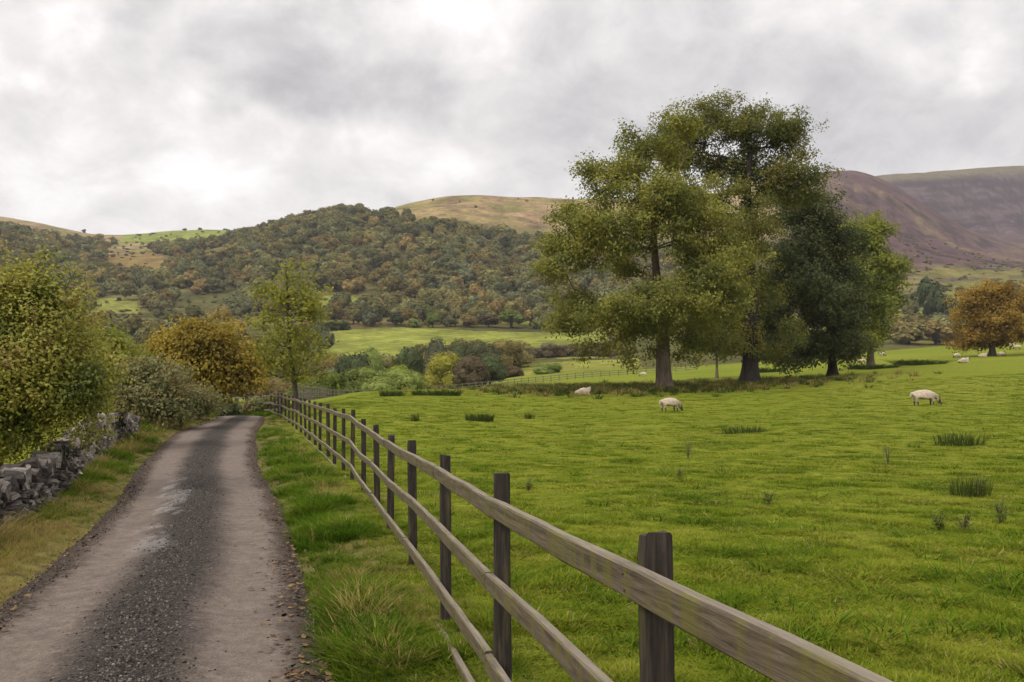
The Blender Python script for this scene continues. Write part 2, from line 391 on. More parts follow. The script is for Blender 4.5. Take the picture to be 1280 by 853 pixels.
# --- hills: one sheet from the valley to the skyline with its land cover
def inpoly(u, v, poly):
    ins = np.zeros(u.shape, bool); n = len(poly)
    for i in range(n):
        x1, y1 = poly[i]; x2, y2 = poly[(i+1) % n]
        cnd = ((y1 > v) != (y2 > v)) & (u < (x2-x1)*(v-y1)/(y2-y1+1e-9)+x1); ins ^= cnd
    return ins
FIELDS = [  # land cover patches: outline (u, ground row in the photograph), nearest and farthest depth, colour
    ([(395, 446), (395, 420), (440, 412), (500, 411), (600, 414), (760, 416), (760, 448), (600, 449)], 260, 440, (.17, .19, .042)),
    ([(600, 478), (600, 462), (680, 454), (800, 448), (800, 478)], 205, 290, (.19, .20, .045)),
    ([(395, 390), (395, 372), (440, 371), (462, 378), (440, 389)], 480, 640, (.17, .19, .045)),
    ([(70, 386), (85, 375), (150, 374), (178, 384), (172, 393), (110, 391)], 420, 650, (.18, .19, .045)),
    ([(150, 300), (160, 294), (200, 284), (255, 281), (300, 284), (290, 296), (220, 305), (140, 304)], 900, 1450, (.17, .20, .045)),
    ([(120, 336), (130, 318), (190, 316), (215, 325), (205, 338)], 650, 950, (.17, .125, .05)),
    ([(395, 412), (395, 398), (520, 400), (560, 408), (480, 411)], 420, 520, (.13, .105, .045)),
    ([(640, 404), (700, 390), (760, 392), (760, 412), (660, 410)], 410, 520, (.14, .15, .04)),
    ([(1130, 375), (1180, 352), (1300, 345), (1300, 362), (1180, 378)], 500, 750, (.145, .145, .045)),
    ([(1125, 400), (1125, 378), (1180, 380), (1190, 396)], 420, 620, (.14, .16, .035)),
    ([(1130, 348), (1170, 334), (1290, 338), (1290, 345)], 600, 820, (.135, .125, .045))]
def in_field(u, v, Y, grow=0):
    m = np.zeros(np.shape(u), bool)
    for poly, y0, y1, _ in FIELDS: m |= inpoly(np.asarray(u), np.asarray(v), poly) & (Y > y0) & (Y < y1)
    return m
V, Fq, X, Y, Z, rr = polar('hills', 205, 3100, 330, angles(.13, 42), None)
u = U0+F*X/np.maximum(Y, 1); v = YH-(Z-EYE)*F/np.maximum(Y, 1)
w1 = fbm(X/60, Y/60, 31, 4); w2 = fbm(X/22, Y/22, 37, 3); w3 = fbm(X/150, Y/150, 41, 3)
uw = u+(w2-.5)*14; vw = v+(w1-.5)*7
def lerp(a, b, t): return a*(1-t[..., None])+np.array(b)*t[..., None]
cov = np.zeros(X.shape+(3,)); cov[...] = (.075, .075, .03)                   # scrub and wood floor
cov = lerp(cov, (.13, .12, .04), smooth(.5, .7, w1))
moor = smooth(760, 900, Y)*np.ones_like(X)
mc = np.zeros_like(cov); mc[...] = (.25, .195, .095)
mc = lerp(mc, (.16, .15, .055), smooth(.5, .68, w1)); mc = lerp(mc, (.105, .07, .055), smooth(.57, .66, w2*.5+w3*.5)); mc = lerp(mc, (.27, .20, .11), smooth(.60, .75, w3*.6+w2*.4))
cov = lerp(cov, (0, 0, 0), moor)+mc*moor[..., None]
# heather slope and the scarp on the right
rt = smooth(930, 1060, u)*smooth(520, 700, Y)
hc = np.zeros_like(cov); hc[...] = (.088, .056, .060)
hc = lerp(hc, (.135, .10, .066), smooth(.52, .68, w1)*.8); hc = lerp(hc, (.15, .14, .05), smooth(338-20, 352, v)*smooth(.35, .6, w2)); hc = lerp(hc, (.05, .036, .038), smooth(.54, .62, w3*.5+w2*.5))
cov = cov*(1-rt[..., None])+hc*rt[..., None]
st = fbm(u/60, (v+.04*u)/3.2, 51, 3)
sc_ = smooth(1500, 1700, Y)*smooth(950, 1050, u)
scc = np.zeros_like(cov); scc[...] = (.030, .017, .025)
scc = lerp(scc, (.078, .053, .058), smooth(.47, .60, st)); scc = lerp(scc, (.13, .10, .095), smooth(.70, .78, w2)*smooth(250, 275, v)); scc = lerp(scc, (.11, .092, .055), 1-smooth(212, 220, v-(1280-u)*.07+4*(w2-.5)))
cov = cov*(1-sc_[..., None])+scc*sc_[..., None]
for poly, y0, y1, cc in FIELDS:
    m = (inpoly(uw, vw, poly) & (Y > y0) & (Y < y1)).astype(float)
    cov = lerp(cov, cc, m)
    cov = np.where((m > 0)[..., None], cov*(.7+.6*w2[..., None])*(.9+.2*vnoise(X/7, Y/7, 71)[..., None]), cov)
cov = np.clip(cov, 0, 1)
k = MT('hill_cover')
at_ = k.n('ShaderNodeAttribute', attribute_name='cover').outputs['Color']
nf = k.noise(k.pos, .22, 6, .65)
col_ = k.mix(1, at_, k.ramp(nf, [(.3, (.6, .6, .6)), (.7, (1.35, 1.32, 1.28))]), 'MULTIPLY')
nf2 = k.noise(k.pos, .045, 5, .7); col_ = k.mix(1, col_, k.ramp(nf2, [(.35, (.7, .7, .72)), (.65, (1.25, 1.22, 1.15))]), 'MULTIPLY')
M['hill'] = k.pbr(col_, 1.0, k.bump(nf, 1.0, 1.5), .0)
me = mesh_np('hills', V, Fq[:, ::-1], [M['hill']], True)
ca = me.color_attributes.new('cover', 'FLOAT_COLOR', 'POINT')
ca.data.foreach_set('color', np.concatenate([cov.reshape(-1, 3), np.ones((cov.size//3, 1))], 1).astype(np.float32).ravel())
tag(link('hills', me), kind='structure')

# --- lane
k = MT('lane_asphalt')
uvn = k.n('ShaderNodeUVMap', uv_map='lane'); su = k.n('ShaderNodeSeparateXYZ'); k.t.links.new(uvn.outputs[0], su.inputs[0])
P = k.pos
wob = k.math('MULTIPLY', k.math('SUBTRACT', k.noise(P, .6, 3), .5), .35)
wob2 = k.math('MULTIPLY', k.math('SUBTRACT', k.noise(P, 11, 6, .8), .5), .42)
uu = k.math('ADD', su.outputs[0], k.math('ADD', wob, wob2))                 # -1 .. 1 across
au = k.math('ABSOLUTE', k.math('ADD', uu, -.02))
track = k.math('MULTIPLY', k.rng(au, .14, .47), k.math('SUBTRACT', 1.0, k.rng(au, .70, .98)))
grit = k.noise(P, 48, 4, .8); gm = k.noise(P, 9, 5, .7)
dark = k.ramp(grit, [(.36, (.012, .010, .0085)), (.5, (.032, .027, .023)), (.64, (.12, .10, .085))])
lite = k.ramp(gm, [(.3, (.130, .099, .079)), (.5, (.180, .142, .113)), (.7, (.245, .20, .163))])
lite = k.mix(k.rng(grit, .3, .7, .8, 0), lite, (.09, .073, .063))
edge = k.ramp(gm, [(.3, (.04, .029, .022)), (.6, (.085, .062, .047))])
ca_ = k.mix(track, dark, lite)
spk = k.noise(P, 160, 2, .6); ca_ = k.mix(k.rng(spk, .60, .68, 0, .75), ca_, (.21, .185, .165)); ca_ = k.mix(k.rng(spk, .40, .33, 0, .8), ca_, (.03, .027, .025))
ca_ = k.mix(k.rng(k.noise(P, 2.2, 7, .75), .52, .64, 0, .65), ca_, k.mix(.6, ca_, (.07, .06, .055)))
ca_ = k.mix(k.rng(au, .70, .92), ca_, edge)
brk = k.rng(k.noise(P, 3.2, 6, .75), .58, .66)
ca_ = k.mix(k.math('MULTIPLY', brk, k.rng(uu, .4, .75, 0, .85)), ca_, (.10, .08, .066))
sy = k.n('ShaderNodeSeparateXYZ'); k.t.links.new(P, sy.inputs[0])
wet = k.math('MULTIPLY', k.rng(k.noise(k.mapv(P, (1.6, .5, 1), rot=(0, 0, -.28)), 1.8, 4, .6), .45, .60), k.math('SUBTRACT', 1.0, k.rng(k.math('ABSOLUTE', k.math('ADD', uu, .30)), .08, .26)))
wet = k.math('MULTIPLY', wet, k.math('MULTIPLY', k.rng(sy.outputs[1], 7.5, 9.5), k.math('SUBTRACT', 1.0, k.rng(sy.outputs[1], 13.5, 16.5))))
ca_ = k.mix(k.math('MULTIPLY', wet, .35), ca_, (.10, .09, .085))
rgh = k.math('SUBTRACT', .92, k.math('MULTIPLY', wet, .75))
hgt = k.math('ADD', k.math('MULTIPLY', grit, k.math('SUBTRACT', 1.0, k.math('MULTIPLY', track, .65))), k.math('MULTIPLY', gm, .8))
M['lane'] = k.pbr(ca_, rgh, k.bump(hgt, k.math('SUBTRACT', 1.0, k.math('MULTIPLY', wet, .85)), .03), k.math('ADD', .12, k.math('MULTIPLY', wet, .5)))
na = 25; acr = np.linspace(-1, 1, na)
LCf = catmull(LN, 26)
tang = np.gradient(LCf[:, [1, 0]], axis=0); tang /= np.linalg.norm(tang, axis=1)[:, None]
nrm = np.stack([tang[:, 1], -tang[:, 0]], 1)
wid = lane_half(LCf[:, 0])*(1+.012*np.sin(np.arange(len(LCf))*.35))
xx = LCf[:, 1][:, None]+nrm[:, 0][:, None]*acr[None]*wid[:, None]
yy = LCf[:, 0][:, None]+nrm[:, 1][:, None]*acr[None]*wid[:, None]
edge_in = 1+.018*(fbm(xx*2.2, yy*2.2, 77, 3)-.5)*2*(np.abs(acr) > .9)[None]
xx = LCf[:, 1][:, None]+nrm[:, 0][:, None]*acr[None]*wid[:, None]*edge_in
yy = LCf[:, 0][:, None]+nrm[:, 1][:, None]*acr[None]*wid[:, None]*edge_in
prof = .03*(1-acr**2)-.022*np.exp(-((np.abs(acr)-.55)/.17)**2)
zz_ = LCf[:, 2][:, None]+prof[None]-.03*(np.abs(acr) > .97)[None]+.012*(fbm(xx*1.2, yy*1.2, 78, 3)-.5)
V = np.stack([xx, yy, zz_], -1).reshape(-1, 3)
a = (np.arange(len(LCf)-1)[:, None]*na+np.arange(na-1)[None]).ravel()
Fq = np.stack([a, a+1, a+na+1, a+na], -1)
me = mesh_np('lane', V, Fq, [M['lane']], True)
uvl = me.uv_layers.new(name='lane'); li = np.empty(len(me.loops), np.int32); me.loops.foreach_get('vertex_index', li)
ss = np.concatenate([[0], np.cumsum(np.hypot(*np.diff(LCf[:, :2], axis=0).T))])
UV = np.stack([np.tile(acr, len(LCf)), np.repeat(ss, na)], -1)
uvl.data.foreach_set('uv', UV[li].astype(np.float32).ravel())
tag(link('lane', me), kind='structure')

# ------------------------------------------------------------------ scatter by geometry nodes (stuff only)
def make_protos(name, meshes):
    c = bpy.data.collections.new(name)
    for i, me in enumerate(meshes):
        o = bpy.data.objects.new('%s_%02d' % (name, i), me); c.objects.link(o)
    return c
def scatter(name, pts, rotz, scl, idx, coll, label=None, cat=None, tilt=None, parent=None):
    pts = np.asarray(pts, np.float32); n = len(pts)
    me = bpy.data.meshes.new(name); me.vertices.add(n); me.vertices.foreach_set('co', pts.ravel())
    rot = np.zeros((n, 3), np.float32); rot[:, 2] = rotz
    if tilt is not None: rot[:, :2] = tilt
    a = me.attributes.new('rot', 'FLOAT_VECTOR', 'POINT'); a.data.foreach_set('vector', rot.ravel())
    scl = np.asarray(scl, np.float32)
    if scl.ndim == 1: scl = np.repeat(scl[:, None], 3, 1)
    a = me.attributes.new('scl', 'FLOAT_VECTOR', 'POINT'); a.data.foreach_set('vector', np.ascontiguousarray(scl).ravel())
    a = me.attributes.new('idx', 'INT', 'POINT'); a.data.foreach_set('value', np.asarray(idx, np.int32))
    o = link(name, me, parent)
    ng = bpy.data.node_groups.new(name+'_scatter', 'GeometryNodeTree')
    ng.interface.new_socket('Geometry', in_out='INPUT', socket_type='NodeSocketGeometry')
    ng.interface.new_socket('Geometry', in_out='OUTPUT', socket_type='NodeSocketGeometry')
    N = ng.nodes; Lk = ng.links
    gi = N.new('NodeGroupInput'); go = N.new('NodeGroupOutput')
    ci = N.new('GeometryNodeCollectionInfo'); ci.inputs[0].default_value = coll
    ci.inputs['Separate Children'].default_value = True; ci.inputs['Reset Children'].default_value = True
    ip = N.new('GeometryNodeInstanceOnPoints'); ip.inputs['Pick Instance'].default_value = True
    def na_(nm, ty):
        q = N.new('GeometryNodeInputNamedAttribute'); q.data_type = ty; q.inputs[0].default_value = nm
        return [s for s in q.outputs if s.enabled and s.name == 'Attribute'][0]
    e2r = N.new('FunctionNodeEulerToRotation')
    Lk.new(na_('rot', 'FLOAT_VECTOR'), e2r.inputs[0])
    Lk.new(gi.outputs[0], ip.inputs['Points']); Lk.new(ci.outputs[0], ip.inputs['Instance'])
    Lk.new(na_('idx', 'INT'), ip.inputs['Instance Index']); Lk.new(e2r.outputs[0], ip.inputs['Rotation'])
    Lk.new(na_('scl', 'FLOAT_VECTOR'), ip.inputs['Scale']); Lk.new(ip.outputs[0], go.inputs[0])
    md = o.modifiers.new('scatter', 'NODES'); md.node_group = ng
    return tag(o, label, cat, kind='stuff')

# ------------------------------------------------------------------ trees
def leaf_quads(C, size, normal_bias, jitter, aspect=.6, droop=0.0, rs=RNG):
    """one folded diamond leaf (spray) at every point of C; normals lean to normal_bias"""
    n = len(C)
    nrm_ = normal_bias+rs.normal(size=(n, 3))*jitter
    nrm_ /= np.linalg.norm(nrm_, axis=1)[:, None]+1e-9
    t = rs.normal(size=(n, 3)); t[:, 2] -= droop
    t -= nrm_*(t*nrm_).sum(1)[:, None]; t /= np.linalg.norm(t, axis=1)[:, None]+1e-9
    b = np.cross(nrm_, t)
    s = (size*(.6+.8*rs.random(n)))[:, None]
    V = np.stack([C-t*s*.5, C+b*s*aspect*.5-nrm_*s*.08, C+t*s*.5, C-b*s*aspect*.5-nrm_*s*.08], 1).reshape(-1, 3)
    Fq = np.arange(4*n).reshape(n, 4)
    return V, Fq
def tubes(Pa, Pb, Ra, Rb, sides):
    d = Pb-Pa; L = np.linalg.norm(d, axis=1)[:, None]+1e-9; d = d/L
    ref = np.where(np.abs(d[:, 2:3]) > .9, np.array([[1., 0, 0]]), np.array([[0, 0, 1.]]))
    x = np.cross(d, ref); x /= np.linalg.norm(x, axis=1)[:, None]; y = np.cross(d, x)
    an = np.arange(sides)/sides*2*math.pi
    ring = x[:, None]*np.cos(an)[None, :, None]+y[:, None]*np.sin(an)[None, :, None]
    A = Pa[:, None]+ring*Ra[:, None, None]; B = Pb[:, None]+d[:, None]*0+ring*Rb[:, None, None]
    V = np.concatenate([A, B], 1).reshape(-1, 3); n = len(Pa)
    i = np.arange(sides); j = (i+1) % sides
    f = np.stack([i, j, j+sides, i+sides], -1)
    Fq = (np.arange(n)[:, None, None]*2*sides+f[None]).reshape(-1, 4)
    return V, Fq
def tube_path(P_, R_, sides=12, flare=0, lump=.08, seed=0, cap=False):
    P_ = np.asarray(P_, float); n = len(P_)
    V = []; rs = np.random.default_rng(seed); ph = rs.random(3)*6
    for i in range(n):
        d = P_[min(i+1, n-1)]-P_[max(i-1, 0)]; d = d/np.linalg.norm(d)
        x = np.cross(d, [0, 1, 0.01]); x /= np.linalg.norm(x); y = np.cross(d, x)
        for s in range(sides):
            a = s/sides*2*math.pi
            r = R_[i]*(1+lump*math.sin(3*a+ph[0]+i*.15)+lump*.6*math.sin(5*a+ph[1]-i*.1))
            if flare and i < 4: r *= 1+flare*(1-i/4)**2*(1+.7*math.sin(4*a+ph[2]))
            V.append(P_[i]+(x*math.cos(a)+y*math.sin(a))*r)
    i, s = np.meshgrid(np.arange(n-1), np.arange(sides), indexing='ij'); i = i.ravel(); s = s.ravel()
    q = (s+1) % sides
    Fq = np.stack([i*sides+s, i*sides+q, (i+1)*sides+q, (i+1)*sides+s], -1)
    return np.array(V), Fq
def grow(trunk, attr, step, wlen, k0, rs, arch=.10):
    cap = len(trunk)+len(attr)*6+10
    Pn = np.zeros((cap, 3)); par = np.full(cap, -1); pl = np.zeros(cap)
    n = len(trunk); Pn[:n] = trunk
    for i in range(1, n): par[i] = i-1; pl[i] = pl[i-1]+np.linalg.norm(trunk[i]-trunk[i-1])*.6
    free = np.ones(cap, bool); free[:k0] = False
    d0 = np.min(np.linalg.norm(attr[:, None]-trunk[None, k0:], axis=2), axis=1)
    tips = []
    for ai in np.argsort(d0):
        a = attr[ai]
        d = np.linalg.norm(Pn[:n]-a, axis=1)
        c = d+wlen*pl[:n]+np.maximum(0, Pn[:n, 2]-a[2])*.25
        c[~free[:n]] = 1e9
        b = int(np.argmin(c)); L = d[b]
        m = max(1, min(6, int(math.ceil(L/step)))); prev = b; pb = Pn[b].copy()
        wob_ = rs.normal(size=3)*.07*L
        for q in range(1, m+1):
            if n >= cap: break
            t = q/m; p = pb+(a-pb)*t+(np.array([0, 0, arch*L])+wob_)*math.sin(math.pi*t)
            Pn[n] = p; par[n] = prev; pl[n] = pl[prev]+L/m; prev = n; n += 1
        tips.append(prev)
    return Pn[:n], par[:n], np.array(tips)
def sample_lobes(lobes, Y, nsub, natt, sig, rs, flat=.45, shell=.5):
    """lobes: (u, v, ru, rv[, depth offset in m]); returns twig ends in clumps inside the lobes and their outward directions"""
    C = []; Rr = []
    for L in lobes:
        dy = L[4] if len(L) > 4 else 0
        c0 = up(L[0], L[1], Y); c0[1] += dy
        C.append(c0); Rr.append((L[2]*Y/F, .5*(L[2]+L[3])*Y/F, L[3]*Y/F))
    C = np.array(C); Rr = np.array(Rr); w = np.prod(Rr, 1)**.67; w /= w.sum()
    li = rs.choice(len(C), nsub, p=w)
    d = rs.normal(size=(nsub, 3)); d /= np.linalg.norm(d, axis=1)[:, None]
    sub = C[li]+d*Rr[li]*(rs.random(nsub)**shell)[:, None]*.92
    si = rs.integers(0, nsub, natt)
    A = sub[si]+rs.normal(size=(natt, 3))*np.array([sig, sig, sig*flat])
    cen = C.mean(0)
    o = (A-C[li[si]])/np.linalg.norm(Rr[li[si]], axis=1)[:, None]+.5*(A-cen)/np.linalg.norm((C.max(0)-C.min(0))+Rr.mean(0)*2)
    o /= np.linalg.norm(o, axis=1)[:, None]+1e-9
    return A, o
def tree(name, u, Y, trunk_px, r_base, lobes, nsub, natt, leaves, lsize, spread, leaf, bark, label, cat='tree', group=None, seed=1,
         k0=3, step=1.0, wlen=.35, tip=.012, flat=.7, sig=.8, droop=.3, flare=.5, shell=.5, zoff=0, aspect=.6, jit=.55, trunk_name='trunk', arch=.1, minz=.5, ndens=1.0):
    rs = np.random.default_rng(seed)
    bx, by, bz = at(u, Y); bz += zoff
    tp = [np.array((bx, by, bz-.15))]+[up(a, b, Y)+np.array((0, dy, 0)) for a, b, dy in trunk_px]
    tp = catmull(np.array(tp), 5)
    A, o = sample_lobes(lobes, Y, nsub, natt, sig, rs, flat, shell)
    ok = A[:, 2] > bz+minz; A = A[ok]; o = o[ok]
    Pn, par, tips = grow(tp, A, step, wlen, k0, rs, arch)
    n = len(Pn); r = np.zeros(n); r[tips] = tip
    acc = np.zeros(n)
    e_ = 2.25
    for i in range(n-1, -1, -1):
        ri = max(acc[i]**(1/e_) if acc[i] > 0 else 0, tip); r[i] = ri
        if par[i] >= 0: acc[par[i]] += ri**e_
    nt = len(tp)
    sc = min(1.6, r_base*.75/r[k0]) if r[k0] > 0 else 1
    r = tip+(r-tip)*sc
    root = empty(name, (bx, by, bz), 0, label, cat, group)
    def child(nm, V, Fq, mat, smooth_=True):
        V = V-np.array((bx, by, bz)); return link(nm, mesh_np(nm, V, Fq, [mat], smooth_), root)
    hl = np.linspace(0, 1, nt); rt_ = np.maximum(r_base*(1-.75*hl), np.minimum(r[:nt], r_base*(1-.55*hl)))
    Vt, Ft = tube_path(tp, rt_, 14, flare, .05, seed); child(trunk_name, Vt, Ft, bark)
    ei = np.arange(nt, n); pa = par[ei]
    Ra = np.minimum(r[pa], r[ei]*1.35+.004); thick = r[ei] > tip*2.2
    V1, F1 = tubes(Pn[pa[thick]], Pn[ei[thick]], Ra[thick], r[ei[thick]], 6)
    V2, F2 = tubes(Pn[pa[~thick]], Pn[ei[~thick]], Ra[~thick], r[ei[~thick]], 3)
    child('branches', np.concatenate([V1, V2]), np.concatenate([F1, F2+len(V1)]), bark)
    # leaves: sprays round every twig end and along the twig that carries it
    T = Pn[tips]; Tp = Pn[par[tips]]
    # order of tips follows argsort in grow(); recover outward directions from position
    cen = T.mean(0); ext = T.max(0)-T.min(0)+1e-6
    rep = np.repeat(np.arange(len(T)), leaves)
    t = rs.random(len(rep))[:, None]
    Cl = T[rep]*(1-t*.6)+Tp[rep]*t*.6+rs.normal(size=(len(rep), 3))*np.array([spread, spread, spread*.75]); Cl[:, 2] -= np.abs(rs.normal(size=len(rep)))*spread*droop
    out_ = (Cl-cen)/ext; out_ /= np.linalg.norm(out_, axis=1)[:, None]+1e-9
    nb = out_*.55+np.array([0, 0, .65])+(Cl-T[rep])/spread*.45
    V, Fq = leaf_quads(Cl, lsize, nb, jit, aspect, droop, rs)
    child('crown', V, Fq, leaf, False)
    return root

tree('broadleaf_tree', 830, 70, [(829, 440, 0), (827, 395, 0), (822, 350, .3), (818, 300, .2), (815, 250, 0)], .62,
     [(798, 192, 48, 42, 1), (840, 178, 42, 36, 0), (735, 225, 30, 32, 0), (770, 225, 42, 40, -1), (718, 285, 50, 44, 0), (700, 300, 34, 34, 1), (712, 335, 40, 22, -1), (700, 395, 30, 20, 1), (768, 290, 48, 42, -3), (815, 262, 52, 48, -3), (868, 262, 48, 44, -1),
      (898, 312, 42, 42, 0), (868, 338, 46, 40, -3.5), (722, 388, 42, 22, 0), (762, 402, 48, 30, -3), (815, 382, 55, 32, -4.5), (872, 388, 58, 32, -2.5), (908, 378, 42, 30, 1), (905, 340, 42, 34, 0), (790, 432, 40, 22, 1), (862, 425, 50, 24, 0), (775, 330, 30, 24, 3), (730, 422, 28, 20, 2)],
     250, 2000, 54, .22, .37, M['leaf_yellowgreen'], M['bark'], 'tall yellow-green broadleaf tree with pale bare trunk, front left of the clump', group='big trees clumped in the pasture', seed=3, k0=9, sig=.62)
tree('broadleaf_tree', 937, 80, [(938, 440, 0), (940, 395, 0), (938, 345, 0), (935, 290, 0), (935, 235, 0), (938, 190, 0)], .78,
     [(932, 150, 60, 34, 0), (965, 160, 44, 38, 0), (880, 155, 46, 40, 2), (900, 138, 42, 28, 1), (996, 205, 40, 50, 0), (940, 205, 62, 40, 2), (990, 240, 42, 36, -1), (905, 225, 46, 40, 0), (845, 162, 42, 34, 3), (875, 200, 46, 42, 2), (860, 230, 40, 36, 3), (858, 163, 44, 40, 2), (878, 155, 44, 40, 1), (908, 146, 46, 34, 0), (832, 178, 38, 36, 3), (990, 165, 32, 34, 1), (955, 275, 60, 42, 0), (925, 255, 52, 42, -1), (985, 230, 34, 34, 1), (905, 425, 40, 26, 0), (940, 300, 60, 50, -1),
      (915, 300, 48, 45, -2), (960, 340, 50, 45, 2), (900, 410, 50, 36, 3), (930, 380, 48, 40, 3), (985, 420, 34, 32, 2), (955, 425, 45, 26, -1)],
     280, 2100, 42, .22, .35, M['leaf_olive'], M['bark_dark'], 'tallest dome-topped olive tree with thick black trunk, middle of the clump', group='big trees clumped in the pasture', seed=5, k0=11, sig=.62)
tree('broadleaf_tree', 1041, 92, [(1040, 440, 0), (1036, 400, 0), (1028, 350, 0), (1020, 300, 0)], .48,
     [(1008, 262, 42, 38, 0), (1035, 285, 34, 40, 0), (1022, 310, 45, 42, -1), (985, 330, 38, 46, -2), (1045, 355, 34, 48, 0), (1005, 380, 52, 52, -3), (1058, 405, 28, 38, 0), (1030, 425, 46, 28, -1), (975, 415, 42, 34, 0), (985, 445, 40, 14, -1), (958, 438, 34, 18, -3), (950, 400, 30, 34, -2), (970, 350, 36, 40, -1), (1045, 438, 32, 16, 0)],
     210, 1900, 48, .28, .45, M['leaf_dark'], M['bark_dark'], 'dense dark green tree with low skirted crown, right of the black trunk', group='big trees clumped in the pasture', seed=8, k0=6)
tree('broadleaf_tree', 1088, 112, [(1088, 430, 0), (1088, 390, 0), (1085, 340, 0), (1080, 300, 0)], .45,
     [(1062, 290, 39, 32, 0), (1090, 305, 29, 34, 0), (1077, 340, 41, 34, -2), (1092, 365, 29, 30, 0), (1079, 395, 39, 34, -2), (1095, 415, 29, 20, 0), (1062, 420, 37, 26, 0), (1047, 320, 25, 30, 0)],
     100, 900, 46, .34, .48, M['leaf_green'], M['bark'], 'fresh green tree half hidden at the right edge of the clump', group='big trees clumped in the pasture', seed=10, k0=5)
tree('small_tree', 896, 105, [(896, 452, 0), (895, 435, 0), (894, 415, 0)], .17,
     [(895, 420, 26, 18, 0), (880, 432, 18, 12, 0), (910, 430, 20, 12, 0), (893, 402, 22, 16, 1)], 30, 260, 26, .36, .4, M['leaf_olive'], M['bark'],
     'small thin trunked tree seen between the pale and the black trunks', seed=12, k0=5, step=.8)
tree('autumn_tree', 1240, 137, [(1240, 430, 0), (1239, 410, 0), (1238, 385, 0), (1237, 365, 0)], .5,
     [(1235, 362, 26, 18, 0), (1217, 375, 18, 16, 0), (1252, 380, 22, 18, -1), (1212, 402, 20, 16, 0), (1238, 402, 28, 18, -2), (1268, 398, 20, 18, 0), (1288, 385, 26, 22, 1), (1210, 420, 16, 12, 0), (1250, 420, 28, 12, 0), (1283, 412, 26, 16, 0), (1230, 422, 20, 10, 1)],
     120, 950, 44, .34, .45, M['leaf_orange'], M['bark_dark'], 'orange autumn tree standing alone at the right edge of the pasture', seed=14, k0=5)
tree('young_tree', 371, 44.5, [(367, 470, 0), (362, 440, 0), (361, 405, 0), (359, 365, 0), (357, 330, 0)], .14,
     [(358, 338, 16, 16, 0), (342, 362, 22, 18, 0), (376, 362, 22, 20, 0), (358, 375, 28, 22, 0), (330, 395, 22, 20, 0), (392, 390, 22, 22, 0), (408, 358, 10, 8, 0), (362, 412, 32, 24, 0), (322, 430, 20, 22, 0), (345, 445, 28, 22, 0), (392, 440, 22, 26, 0), (375, 462, 24, 18, 0), (318, 460, 16, 16, 0), (402, 465, 12, 12, 0)],
     80, 480, 11, .19, .24, M['leaf_lime'], M['twig'], 'slender young tree with sparse lime leaves at the fence corner', seed=16, k0=5, step=.5, tip=.007, sig=.4, flare=.3, flat=.6)
tree('golden_bush', 244, 37, [(246, 485, 0), (250, 460, 0), (252, 440, 0)], .16,
     [(225, 425, 30, 18, 0), (262, 420, 32, 18, 0), (205, 448, 24, 18, 0), (245, 450, 42, 24, -.5), (290, 445, 26, 20, 0), (300, 465, 18, 18, 0), (215, 470, 26, 14, 0), (265, 475, 40, 16, 0), (235, 408, 18, 10, 0)],
     120, 900, 30, .15, .24, M['leaf_gold'], M['bark_dark'], 'round golden brown tree beside the far end of the lane', 'tree', seed=18, k0=4, step=.5, tip=.006, sig=.35, flare=.3, flat=.7)
tree('hedge_shrub', -10, 13.2, [(0, 560, 0), (10, 500, 0), (20, 430, 0)], .09,
     [(5, 372, 34, 34, .3), (45, 372, 20, 26, 0), (-50, 400, 70, 70, 0), (25, 425, 50, 40, -.2), (75, 425, 32, 36, 0), (0, 480, 60, 45, -.6), (65, 485, 48, 40, -.3), (100, 475, 26, 36, 0), (-60, 500, 60, 60, -.3), (25, 535, 50, 28, -.3), (95, 515, 32, 22, 0), (-10, 345, 20, 18, .3), (62, 352, 12, 16, .2), (88, 398, 14, 18, 0), (30, 335, 12, 16, .3), (112, 445, 16, 18, 0), (125, 480, 16, 20, 0), (50, 375, 26, 26, 0)],
     280, 1600, 42, .056, .13, M['leaf_hedge'], M['twig'], 'big leafy yellow-green shrub growing behind the dry stone wall', 'shrub', seed=20, k0=3, step=.25, tip=.004, sig=.22, flare=.2, flat=.9, aspect=.62, droop=.15)
tree('hedge_shrub', 118, 30, [(118, 490, 0), (116, 470, 0), (115, 445, 0)], .12,
     [(105, 432, 22, 18, 0), (130, 428, 24, 18, 0), (118, 455, 36, 24, 0), (150, 455, 20, 20, 0), (90, 460, 20, 24, 0)],
     70, 520, 30, .16, .24, M['leaf_green'], M['twig'], 'dark mid green bush rising between the shrub and the golden tree', 'shrub', seed=22, k0=3, step=.5, tip=.006, sig=.35, flare=.2, flat=.7)
tree('bramble_hedge', 128, 24, [(132, 507, 0), (140, 500, 0), (150, 492, 0)], .03,
     [(150, 474, 26, 20, .5), (180, 478, 32, 22, .2), (140, 488, 28, 18, .6), (185, 497, 30, 18, -.2), (208, 488, 26, 20, 0), (208, 508, 24, 16, 0), (185, 470, 30, 18, .3), (225, 500, 20, 18, .2)],
     120, 900, 22, .085, .14, M['leaf_bramble'], M['twig'], 'grey-green tangle of brambles over the far end of the stone wall', 'bramble', seed=24, k0=2, step=.3, tip=.004, sig=.2, flare=.1, flat=.9)
tree('bramble_hedge', 226, 32, [(226, 512, 0), (226, 495, 0), (226, 485, 0)], .05,
     [(222, 490, 24, 20, 0), (244, 497, 22, 16, 0), (205, 480, 26, 20, 0), (235, 508, 26, 12, 0), (252, 503, 14, 12, .5), (200, 500, 24, 20, 0)],
     70, 520, 24, .10, .16, M['leaf_bramble'], M['twig'], 'low bramble bank below the golden brown tree', 'bramble', seed=26, k0=2, step=.3, tip=.004, sig=.22, flare=.1, flat=.9)

